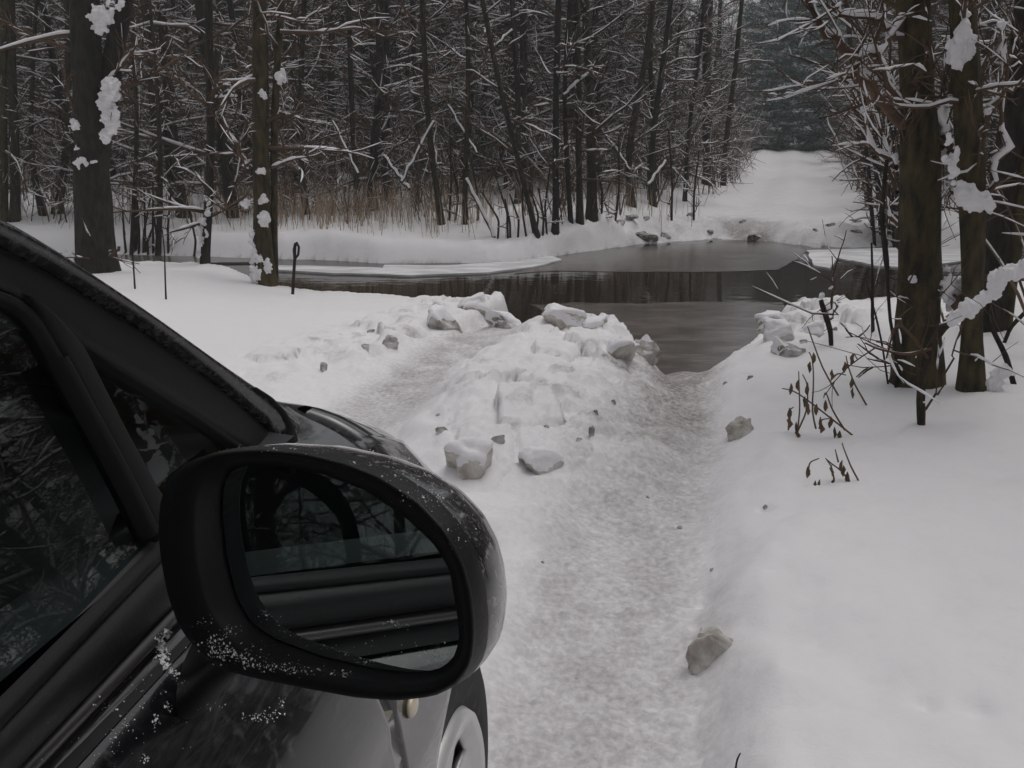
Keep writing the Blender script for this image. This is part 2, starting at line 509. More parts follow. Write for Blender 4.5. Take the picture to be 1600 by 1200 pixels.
def block(name, px, wpx, hpx, mat, label, cat, seed, depth=.8, rot=0, snow=.0, group=None, sink=.52, cuts=9):
    """px = (x, y of its foot in the photo); wpx, hpx its size in photo pixels"""
    p = hit(*px)
    s = np.linalg.norm(p - CAM) / FPX
    V, F = rock_mesh(seed, wpx * s / 1.7, wpx * s / 1.7 * depth, hpx * s / 1.25, cuts=cuts, sub=4 if wpx > 40 else 3 if wpx > 25 else 2)
    c, sn = math.cos(rot), math.sin(rot)
    V = V @ np.array([[c, 0, -sn], [0, 1, 0], [sn, 0, c]])
    base = p + np.array([0, wpx * s / 2 * depth * .6, 0])
    base[2] = p[2]
    V = V + base + np.array([0, 0, hpx * s * (.5 - sink)])
    root = empty(name, base, label, cat, group) if snow else None
    body = mesh(name if not snow else 'body', V, F, mat, root, smooth=False, loc=base if not snow else None)
    if snow:
        # a lid of snow resting on the upper faces
        lo, hi = V[:, 2].min(), V[:, 2].max()
        W = V.copy()
        up = sm(lo + (hi - lo) * (1 - snow), hi, V[:, 2] + .75 * (hi - lo) * fbm(V[:, 0] * 7 + V[:, 2] * 5, V[:, 1] * 7, seed, 4))
        cen = V.mean(0)
        W = cen + (V - cen) * (1 + .03 * up - .03 * (1 - up))[:, None]; W[:, 2] += up * .010
        mesh('snow_cap', W, F, M['treesnow'], root)
    else:
        tag(body, label, cat, group)
    return p


block('ice_block', (735, 738), 98, 58, M['ice_block'], 'large cloudy ice block with a flat snowy top at the foot of the heap', 'ice block', 11, .6, .04, snow=.32, sink=.45, cuts=5)
block('ice_block', (857, 738), 82, 46, M['ice_dirty'], 'dirty grey ice lump half buried in snow right of the cloudy block', 'ice block', 12, .7, -.2, snow=.35)
block('ice_block', (694, 514), 62, 36, M['ice_dirty'], 'grey broken ice lump on the left rut edge near the water', 'ice block', 13, .8, .2, snow=.5)
block('ice_slab', (745, 484), 46, 22, M['ice_block'], 'snow capped ice slab tipped up beside the stream, highest of the left pile', 'ice slab', 14, .8, -.3, snow=.6)
block('ice_block', (790, 514), 64, 24, M['ice_dirty'], 'flat brown stained ice slab lying at the end of the left rut', 'ice slab', 15, 1, .12, snow=.4)
block('ice_block', (885, 513), 66, 30, M['ice_block'], 'snow topped ice slab in the water beyond the heap', 'ice slab', 16, .7, .15, snow=.6)
block('ice_slab', (932, 511), 40, 14, M['ice_block'], 'small thin ice plate at the right end of the slab beyond the heap', 'ice slab', 17, .7, -.15, snow=.6)
block('ice_block', (965, 556), 70, 36, M['ice_block'], 'pale broken ice piece on the right end of the heap by the water', 'ice block', 18, .8, -.3, snow=.45)
block('ice_block', (1005, 560), 44, 34, M['ice_dirty'], 'tilted ice piece at the heap corner where the right rut meets the water', 'ice block', 19, .7, -.7, snow=.4)
block('ice_block', (1222, 534), 60, 30, M['ice_block'], 'grey ice block under snow on the right side of the ford', 'ice block', 20, .8, .1, snow=.6)
block('ice_block', (1238, 556), 44, 30, M['ice_dirty'], 'jagged dirty ice lump nearest the camera beside the right ford bank', 'ice block', 21, .8, .3, snow=.45)
block('ice_slab', (1268, 522), 46, 18, M['ice_dirty'], 'grey flat ice slab lying beside the snow capped stake', 'ice slab', 22, .8, .0, snow=.5)
block('ice_slab', (1215, 510), 50, 18, M['ice_block'], 'low snow covered ice slab at the water edge left of the stake', 'ice slab', 23, .8, .0, snow=.6)
block('ice_slab', (1160, 682), 50, 34, M['ice_block'], 'smooth grey ice lens set in the snow right of the rut', 'ice slab', 24, .6, -.6, cuts=4, sink=.6)
block('rock', (1113, 1036), 76, 52, M['ice_block'], 'rough grey stone lump frozen beside the rut in the right foreground', 'stone', 25, .6, .6, cuts=4, sink=.5)
block('ice_block', (608, 545), 32, 20, M['ice_dirty'], 'small grey ice stone on the left bank, nearest the left rut', 'ice block', 26, .8, 0, sink=.5)
block('ice_block', (505, 582), 16, 16, M['ice_dirty'], 'little grey stone lying alone on the left bank snow', 'stone', 27, .8, 0, sink=.5)
small = [(575, 552, 22, 12), (578, 520, 16, 8), (690, 676, 28, 12), (686, 650, 14, 8),
         (776, 690, 26, 18), (924, 684, 12, 26), (905, 690, 14, 12), (932, 646, 10, 10), (960, 632, 10, 12), (853, 668, 10, 8),
         (1012, 779, 12, 5), (1063, 826, 12, 6), (1196, 799, 10, 14), (1112, 894, 10, 5), (846, 880, 8, 5), (902, 1062, 8, 5), (1132, 602, 10, 8),
         (1305, 516, 9, 9), (1256, 536, 14, 8), (1172, 592, 14, 10), (1000, 372, 60, 16), (1040, 372, 30, 12), (1115, 366, 22, 10), (1180, 378, 30, 12), (1010, 345, 18, 8), (1160, 348, 12, 8), (1340, 364, 24, 8), (1340, 348, 16, 6),
         (1298, 356, 16, 10), (1275, 362, 14, 8), (970, 350, 26, 10), (985, 342, 22, 8), (1080, 337, 14, 8)]
for i, (x, y, a, b_) in enumerate(small):
    a *= .85; b_ *= .65  # dark lumps added where the snow only has shaded crevices
    block('frozen_clod', (x, y), a, b_, M['clod'] if i % 3 else M['ice_dirty'], 'small dark frozen clod showing through the snow', 'clod', 40 + i, .8, 0, group='small frozen clods scattered over the snow', sink=.5)


# ------------------------------------------------------------------ trees
def unit(v): return v / (np.linalg.norm(v) + 1e-9)


def grow(rs, p, d, Ln, n, gn, lift=0.):
    P = [p]
    for i in range(n - 1):
        d = unit(d + rs.randn(3) * gn + np.array([0, 0, lift]))
        P.append(P[-1] + d * Ln / (n - 1))
    return np.array(P), d


def lay_snow(S, rs, P, R, k=4, thick=1.0, cover=.8, fat=.008):
    """snow lying along the top of a limb, in broken lengths"""
    T = np.gradient(P, axis=0); T /= np.linalg.norm(T, axis=1, keepdims=True) + 1e-9
    steep = np.abs(T[:, 2]).mean()
    if rs.rand() > cover * (1.15 - steep * .75): return
    flat = max(.25, 1 - steep)
    if rs.rand() < .75:
        n_ = len(P); a_ = rs.uniform(0, .5) * (n_ - 1); b2 = min(n_ - 1, a_ + rs.uniform(.35, .8) * (n_ - 1))
        tt = np.linspace(a_, b2, n_); ii = np.arange(n_)
        P = np.stack([np.interp(tt, ii, P[:, q]) for q in range(3)], -1); R = np.interp(tt, ii, R)
    r = (R * .70 + fat * rs.uniform(.5, 1.2)) * thick * (0.6 + .4 * flat)
    j = rs.uniform(.75, 1.2, len(P))
    r = r * j
    r[0] *= .5; r[-1] *= .35
    Q = P.copy(); Q[:, 2] += R * .75 + r * .45
    S.add(Q, r, k)


seed_near = False


def branches(W, S, rs, P, R, nb, zlo, l0, l1, k=3, fat=.008, cover=.8, el=(-.1, .8), sub=(5, 3), az=None, gn=.16, dense_low=1.0, azlim=None):
    """limbs, twigs and their snow along a trunk polyline"""
    zz = P[:, 2]
    for i in range(nb):
        t = rs.rand() ** dense_low
        z = zz[0] + zlo + (zz[-1] - .1 - zz[0] - zlo) * t
        p = np.array([np.interp(z, zz, P[:, 0]), np.interp(z, zz, P[:, 1]), z]); r = np.interp(z, zz, R)
        a = rs.uniform(0, 2 * math.pi) if azlim is None else rs.uniform(*azlim)
        e = rs.uniform(*el)
        d = np.array([math.cos(a) * math.cos(e), math.sin(a) * math.cos(e), math.sin(e)])
        Ln = (l0 + (l1 - l0) * t) * rs.uniform(.5, 1.15)
        Q, d2 = grow(rs, p, d, Ln, 6, gn, -.01)
        tw = min(1, max(.45, p[1] / 9)) if abs(p[1]) > .5 and seed_near else 1
        rb = np.linspace(max(.006, min(r * .45, .012 + .012 * Ln)), .004, 6) * tw
        W.add(Q, rb, k); lay_snow(S, rs, Q, rb, k, 1, cover, fat)
        for j in range(sub[0]):
            q = rs.uniform(.15, .95); f = q * 5; i0 = min(4, int(f))
            pp = Q[i0] + (Q[i0 + 1] - Q[i0]) * (f - i0)
            dd = unit(unit(Q[i0 + 1] - Q[i0]) + rs.randn(3) * .6 + np.array([0, 0, .08]))
            T2, _ = grow(rs, pp, dd, Ln * rs.uniform(.25, .5), 4, gn, .02)
            rb2 = np.linspace(.0055, .0028, 4)
            W.add(T2, rb2, 3); lay_snow(S, rs, T2, rb2, 3, .85, cover * .9, fat)
            for m_ in range(sub[1]):
                i1 = rs.randint(0, 3)
                dd = unit(unit(T2[i1 + 1] - T2[i1]) + rs.randn(3) * .6)
                T3, _ = grow(rs, T2[i1] + (T2[i1 + 1] - T2[i1]) * rs.rand(), dd, Ln * rs.uniform(.1, .25), 3, gn)
                rb3 = np.array([.0035, .003, .002])
                W.add(T3, rb3, 3); lay_snow(S, rs, T3, rb3, 3, .8, cover * .6, fat)


def bare_tree(seed, hgt=8, r0=.09, nb=55, lean=.05, mat='bark', fat=.009, zlo=.5, sub=(5, 3), el=(-.15, .75), l0=1.5, l1=.7, cover=.8):
    rs = np.random.RandomState(seed)
    root = empty('bare_tree', (0, 0, 0), None, None)
    n = 14
    z = np.linspace(-.15, hgt, n)
    P = np.stack([np.cumsum(rs.randn(n) * .035) + z * lean * rs.randn(), np.cumsum(rs.randn(n) * .035) + z * lean * rs.randn(), z], -1)
    P[:, :2] -= P[0, :2]
    R = r0 * (1 - .8 * np.linspace(0, 1, n)) ; R[0] *= 1.25
    Tt, W, S = Tubes(), Tubes(), Tubes()
    Tt.add(P, R, 8)
    branches(W, S, rs, P, R, nb, zlo, l0, l1, 3, fat, cover, el, sub, dense_low=1.35)
    Tt.build('trunk', M[mat], root, wob=.12, seed=seed)
    W.build('branches', M['twig'], root)
    S.build('snow_cover', M['treesnow'], root, wob=.5, seed=seed)
    return root


def shrub(seed, ns=9, hgt=1.8, spread=.25, mat='twig', fat=.006, cover=.6, sub=(3, 2)):
    rs = np.random.RandomState(seed)
    root = empty('shrub', (0, 0, 0), None, None)
    W, S = Tubes(), Tubes()
    for i in range(ns):
        a = rs.uniform(0, 6.28); p = np.array([rs.randn() * spread, rs.randn() * spread, -.1])
        d = unit(np.array([rs.randn() * .28, rs.randn() * .28, 1]))
        Q, _ = grow(rs, p, d, hgt * rs.uniform(.5, 1.1), 6, .07)
        r = np.linspace(rs.uniform(.007, .014), .004, 6)
        W.add(Q, r, 4); lay_snow(S, rs, Q, r, 4, .8, cover, fat)
        for j in range(sub[0]):
            i0 = rs.randint(1, 5)
            dd = unit(unit(Q[i0] - Q[i0 - 1]) + rs.randn(3) * .5)
            T2, _ = grow(rs, Q[i0], dd, hgt * rs.uniform(.15, .45), 4, .12)
            r2 = np.linspace(.005, .0025, 4)
            W.add(T2, r2, 3); lay_snow(S, rs, T2, r2, 3, .9, cover, fat)
            for m_ in range(sub[1]):
                T3, _ = grow(rs, T2[rs.randint(0, 3)], unit(dd + rs.randn(3) * .6), hgt * rs.uniform(.08, .2), 3, .12)
                W.add(T3, np.array([.003, .0025, .002]), 3); lay_snow(S, rs, T3, np.array([.003, .0025, .002]), 3, .9, cover * .8, fat)
    W.build('stems', M[mat], root)
    S.build('snow_cover', M['treesnow'], root, wob=.4, seed=seed)
    return root


def clumps(rs, C, size, n, flat=.5, droop=.0):
    """n small ragged triangles/quads scattered round each centre"""
    m = len(C)
    c = np.repeat(C, n, axis=0) + rs.randn(m * n, 3) * np.array([size, size, size * flat])
    a = rs.randn(m * n, 3); a[:, 2] *= .45; a /= np.linalg.norm(a, axis=1, keepdims=True)
    b_ = rs.randn(m * n, 3); b_ = np.cross(a, b_); b_ /= np.linalg.norm(b_, axis=1, keepdims=True)
    s = size * rs.uniform(.35, .8, (m * n, 1))
    V = np.stack([c - a * s, c + b_ * s * .28, c + a * s, c - b_ * s * .28], 1).reshape(-1, 3)
    return V, np.arange(len(V)).reshape(-1, 4)


def conifer(seed, hgt=8, wid=1.7, nb=110, mat='needle', zlo=.25, snow=.5, cs=1.0):
    rs = np.random.RandomState(seed)
    root = empty('conifer', (0, 0, 0), None, None)
    n = 10; z = np.linspace(-.15, hgt, n)
    P = np.stack([rs.randn(n) * .03, rs.randn(n) * .03, z], -1); R = np.linspace(.12, .015, n)
    Tt, W = Tubes(), Tubes(); Tt.add(P, R, 7)
    C = []; CS = []
    for i in range(nb):
        t = (i + rs.rand()) / nb
        zz = zlo + (hgt - .2 - zlo) * t
        a = i * 2.4 + rs.randn() * .3
        Ln = wid * (1 - t) ** .75 * rs.uniform(.65, 1.1) + .12
        d = np.array([math.cos(a), math.sin(a), .12 + .3 * t])
        Q, _ = grow(rs, np.array([0, 0, zz]), unit(d), Ln, 6, .07, -.05)
        W.add(Q, np.linspace(.018, .004, 6), 3)
        k = int(Ln * 11) + 2
        for j in range(k):
            f = rs.uniform(.2, 1) * 5; i0 = min(4, int(f))
            q = Q[i0] + (Q[i0 + 1] - Q[i0]) * (f - i0) + rs.randn(3) * np.array([.13, .13, .03]) * (.4 + Ln * .3)
            C.append(q)
            if rs.rand() < snow: CS.append(q + np.array([0, 0, .045]))
    V, F = clumps(rs, np.array(C), .085 * cs, 9, .45)
    Tt.build('trunk', M['bark_dark'], root)
    mesh('crown', V, F, M[mat], root, smooth=False)
    W.build('branches', M['twig'], root)
    V, F = clumps(rs, np.array(CS) + np.array([0, 0, .04 * (cs - 1)]), .062 * cs, 4 if cs < 1.5 else 6, .25)
    mesh('snow_cover', V, F, M['treesnow'], root, smooth=False)
    return root


def zone(x, y):
    px = 800 + 1500 * x / (y * CP + 1.3 * SP) if y > 1 else 9999
    Z = [(60, 'at the far left edge'), (200, 'behind the thickest forked tree'), (300, 'right of the forked tree'), (390, 'left of the olive trunk'), (500, 'just right of the olive trunk'), (590, 'above the dry grass'),
         (660, 'around the broad dark trunk'), (760, 'behind the snowy leaning pole'), (850, 'behind the long leaning trunk'), (950, 'behind the three close trunks'), (1060, 'by the two curved trunks'), (1190, 'in the sky gap left of the track'),
         (1340, 'at the end of the track'), (1440, 'behind the nearest right tree'), (1550, 'behind the second right tree'), (9000, 'at the far right edge')]
    r = math.hypot(x, y)
    d = 'front row' if r < 15.5 else 'second row' if r < 19 else 'third row' if r < 24 else 'fourth row' if r < 31 else 'last row'
    for a, t in Z:
        if px < a: return ', ' + d + ', ' + t
    return ''


def place(protos, spots, label, cat, group, zones=True):
    """first placement moves the prototype itself, the rest are copies that share its meshes"""
    used = set()
    for (k, x, y, rz, sc) in spots:
        z = hz(x, y)
        pr = protos[k % len(protos)]
        if k % len(protos) not in used:
            used.add(k % len(protos)); o = pr
            o.location = (x, y, z); o.rotation_euler = (0, 0, rz); o.scale = (sc, sc, sc)
        else:
            o = copy_tree(pr, (x, y, z), rz, sc)
        tag(o, label + zone(x, y) if zones else label, cat, group)


random.seed(4)


def road_clear(x, y, m=0.5):
    rc = np.interp(y, ROADY, ROADX); rw = np.interp(y, ROADY, ROADW)
    return abs(x - rc) > rw + m


def far_ok(x, y, gap=.9):
    return y > np.interp(x, FX, FY) + gap


def scatter(n, f, mind, seed, tries=20000):
    rs = random.Random(seed); out = []
    for _ in range(tries):
        if len(out) >= n: break
        x, y = f(rs)
        if x is None: continue
        if all((x - a) ** 2 + (y - b_) ** 2 > mind ** 2 for a, b_ in out): out.append((x, y))
    return out


def wedge(r0, r1, a0, a1, gap=.9, m=.6):
    def f(rs):
        r = math.sqrt(rs.uniform(r0 * r0, r1 * r1)); a = math.radians(rs.uniform(a0, a1))
        x, y = r * math.sin(a), r * math.cos(a)
        if not far_ok(x, y, gap) or not road_clear(x, y, m): return None, None
        return x, y
    return f


bt = [bare_tree(100 + i, hgt=7 + i % 3, r0=[.055, .075, .045, .095, .06, .07, .05, .085][i], nb=[70, 80, 60, 75, 70, 60, 80, 65][i], mat=['bark', 'bark_dark', 'bark_green', 'bark'][i % 4], fat=.0075, cover=.75, sub=(7, 4)) for i in range(8)]
sp = []
for i, (x, y) in enumerate(scatter(120, wedge(13.5, 26, -36, 36, 1.0, .8), .75, 1)):
    if 9 < math.degrees(math.atan2(x, y)) < 13 and y > 18: continue
    sp.append((i, x, y, random.uniform(0, 6.28), random.uniform(.75, 1.2)))
for i, (x, y) in enumerate(scatter(60, wedge(24, 42, -34, 34, 1.0, 1.0), 1.2, 2)):
    if 9 < math.degrees(math.atan2(x, y)) < 13: continue
    sp.append((i, x, y, random.uniform(0, 6.28), random.uniform(.9, 1.4)))
place(bt, sp, 'bare brown tree with snowy twigs', 'tree', 'bare trees of the thicket across the stream')

# trees behind and beside the camera, seen in the mirror and the car windows
bt2 = [bare_tree(130 + i, hgt=8, r0=.10, nb=70, mat='bark', fat=.016, l0=2.0, l1=1.0, zlo=1.0, el=(0, 1.0)) for i in range(3)]
sp = []
rr = random.Random(8)
for i in range(46):
    a = math.radians(rr.uniform(58, 300)); r = rr.uniform(4.5, 17)
    x, y = r * math.sin(a), r * math.cos(a)
    wl_ = x - np.interp(y, RUTY, RUTX)
    if -3.4 < wl_ < 2.0: continue
    sp.append((i, x, y, rr.uniform(0, 6.28), rr.uniform(.8, 1.3)))
place(bt2, sp, 'bare tree behind the camera reflected in the car glass', 'tree', 'bare trees reflected in the car glass', zones=False)

spr = [(i, x, y, i * 1.3, s_) for i, (x, y, s_) in enumerate([(3.3, 4.2, .8), (4.6, 5.6, 1), (3.9, 3.6, .9), (5.6, 4.6, 1.1), (3.4, 2.6, .8), (6.4, 6.4, 1.1), (5.2, 3.3, 1), (7.6, 5.2, 1.2), (8.3, 8.0, 1.1), (6.9, 8.6, 1), (9.6, 6.9, 1.2), (4.4, 1.9, .9)])]
place(bt2, spr, 'bare snowy tree right of the view, reflected in the car window', 'tree', 'bare trees beside the right bank', zones=False)
place(bt, [(i, x, y, i * 1.1, .85) for i, (x, y) in enumerate([(5.9, 8.4), (6.6, 10.6), (5.6, 6.9), (7.4, 9.0), (6.3, 12.6)])], 'bare tree standing behind the right bank trees', 'tree', 'bare trees behind the right bank')
spl = [(i + 1, x, y, i * 2.1, s_) for i, (x, y, s_) in enumerate([(-5.2, .6, .9), (-6.3, -.8, 1), (-7.4, 1.2, 1.1), (-6.8, 2.6, 1), (-8.6, -.2, 1.1), (-9.8, 2.2, 1.2), (-9.0, -2.4, 1), (-11, .6, 1.2), (-12.4, 3.1, 1.2), (-7.2, -3.6, 1)])]
place(bt2, spl, 'bare tree left of the car, seen in its side mirror', 'tree', 'bare trees left of the car', zones=False)

cf = [conifer(200 + i, hgt=7.5 + i, wid=[1.6, 1.9, 1.4, 1.8][i], nb=[110, 130, 100, 120][i]) for i in range(4)]
sp = [(i, x, y, random.uniform(0, 6.28), random.uniform(.7, 1.25)) for i, (x, y) in enumerate(scatter(70, wedge(21, 36, -38, 8, 2, 1.0), 1.5, 3))]
sp += [(i, x, y, random.uniform(0, 6.28), random.uniform(1, 1.5)) for i, (x, y) in enumerate(scatter(60, wedge(34, 52, -38, 36, 2, .3), 1.7, 5)) if not 8.5 < math.degrees(math.atan2(x, y)) < 19]
sp += [(i, x, y, i * 1.7, .9) for i, (x, y) in enumerate([(8.6, 9.9), (10.4, 8.6), (11.8, 10.4), (9.4, 12.4), (12.6, 7.6), (13.6, 10), (7.6, 11.6), (11.2, 12.8), (10.6, 5.0), (12.4, 5.4), (9.6, 2.6), (12, 2)])]
place(cf, sp, 'dark evergreen dusted with snow', 'tree', 'dark evergreens deep in the wood')

_sp = []
for k_, r_ in enumerate((44.5, 48, 52, 57)):
    for q_ in range(6 if k_ else 4, 13):
        a_ = math.radians(7.5 + 1.15 * q_ + .4 * (k_ % 2) + random.uniform(-.3, .3))
        _sp.append((k_ + q_, r_ * math.sin(a_), r_ * math.cos(a_), random.uniform(0, 6.28), (random.uniform(.7, 1.05) + .08 * k_) * (1 if q_ > 3 else .62)))
_br = []
for k_, y_ in enumerate((16.3, 18.6, 21, 24, 27.5, 31, 35, 39)):
    for sd_ in (-1, 1):
        _br.append((k_ * 2 + (sd_ > 0), float(np.interp(y_, ROADY, ROADX)) + sd_ * (float(np.interp(y_, ROADY, ROADW)) + random.uniform(.5, 1.3)), y_ + random.uniform(-.6, .6), random.uniform(0, 6.28), random.uniform(.8, 1.15)))
place(bt, _br, 'bare snowy tree edging the track', 'tree', 'bare trees edging the far track')
cfp = [conifer(220 + i, hgt=6.5 + i, wid=2.0, nb=120, mat='needle_pale', snow=1.0, cs=2.0) for i in range(2)]
sp = []
for i, (x, y) in enumerate([(8.9, 46.5), (10.7, 46), (12.6, 46), (14.3, 45), (15.5, 42.5), (16, 39), (14.6, 36.5), (13.6, 33), (12.6, 30.0), (11.4, 27.0), (10.3, 24.3), (11.7, 51), (13.9, 50), (16, 49), (9.5, 51), (7, 50), (18, 44), (17, 34), (15, 29), (13.4, 25), (12.9, 48), (11.2, 48.5), (10, 47.5), (14.9, 48), (9.2, 44.5), (8.2, 42), (7.6, 39), (12.2, 27.6), (14.2, 31)]):
    sp.append((i, x, y, random.uniform(0, 6.28), random.uniform(.62, .95)))
place(cfp, [t_ if math.degrees(math.atan2(t_[1], t_[2])) > 14.6 else t_[:4] + (.42,) for t_ in sp] + _sp, 'pale snow dusted evergreen', 'tree', 'evergreens along the far end of the track')

sh = [shrub(300 + i, ns=[8, 12, 6, 10, 14][i], hgt=[1.6, 1.3, 2.2, 1.8, 1.1][i], spread=[.2, .3, .15, .25, .35][i], mat=['twig', 'twig_red', 'twig', 'twig_red', 'twig'][i]) for i in range(5)]
sp = [(i, x, y, random.uniform(0, 6.28), random.uniform(.6, 1.15)) for i, (x, y) in enumerate(scatter(120, wedge(12.4, 20, -34, 34, .75, .35), .45, 6))]
sp += [(i, x, y, random.uniform(0, 6.28), random.uniform(.8, 1.5)) for i, (x, y) in enumerate(scatter(50, wedge(19, 30, -34, 34, .75, .3), .8, 7))]
place(sh, [(i, x, y, i * 1.1, .8) for i, (x, y) in enumerate([(3.2, 5.6), (3.9, 6.6), (4.5, 7.2), (3.6, 7.4), (4.2, 5.4), (5, 8), (2.9, 4.5), (3.4, 6.2)])], 'leafless shrub behind the right bank trees', 'shrub', 'shrubs behind the right bank trees')
_se = []
for k_ in range(34):
    y_ = 15 + 28 * (k_ / 34) ** 1.2; sd_ = -1 if k_ % 2 else 1
    _se.append((k_, float(np.interp(y_, ROADY, ROADX)) + sd_ * (float(np.interp(y_, ROADY, ROADW)) * random.uniform(.95, 1.2)), y_, k_ * 1.9, random.uniform(.5, .9)))
for k_ in range(12):
    _se.append((k_, 9.4 + k_ * .42, 41.5 + random.uniform(0, 2), k_ * 1.3, random.uniform(.5, 1.0)))
place(sh, _se, 'leafless shrub edging the track', 'shrub', 'shrubs edging the far track')
place(sh, sp, 'leafless thin stemmed shrub', 'shrub', 'leafless shrubs across the stream')


# dry grass on the far bank
def grass(pts, n, seed, h0=.35, h1=.9):
    rs = np.random.RandomState(seed); V = []; F = []
    for (cx, cy, sx, sy) in pts:
        for i in range(n):
            x = cx + rs.randn() * sx; y = cy + rs.randn() * sy
            if not far_ok(x, y, .5): continue
            z = -.02; hh = rs.uniform(h0, h1); a = rs.uniform(0, 6.28); ww = rs.uniform(.002, .005)
            lx, ly = rs.randn() * .16 * hh, rs.randn() * .16 * hh
            b_ = len(V); dx, dy = math.cos(a) * ww, math.sin(a) * ww
            V += [(x - dx, y - dy, z), (x + dx, y + dy, z), (x + lx * .4 + dx, y + ly * .4 + dy, z + hh * .6), (x + lx * .4 - dx, y + ly * .4 - dy, z + hh * .6), (x + lx, y + ly, z + hh)]
            F += [(b_, b_ + 1, b_ + 2, b_ + 3), (b_ + 3, b_ + 2, b_ + 4)]
    V = np.array(V, float)
    V[:, 2] += height(V[:, 0], V[:, 1])
    return V, F


gp = []
for x, y, sx, sy in [(450, 350, .5, .5), (500, 345, .6, .6), (540, 350, .6, .5), (580, 345, .7, .5), (620, 340, .6, .5), (560, 330, 1.0, .8), (480, 330, .9, .8), (640, 330, .8, .7), (720, 335, 1, .6), (820, 335, 1, .6), (380, 335, 1, .7), (200, 350, 1, .7), (970, 322, .5, .4)]:
    p = hit(x, y); gp.append((p[0], p[1], sx, sy))
V, F = grass(gp, 120, 5, .22, .62)
o = mesh('dry_grass', V, F, M['grass'], smooth=False)
tag(o, 'tan dry grass standing in the snow on the far bank', 'grass', kind='stuff')


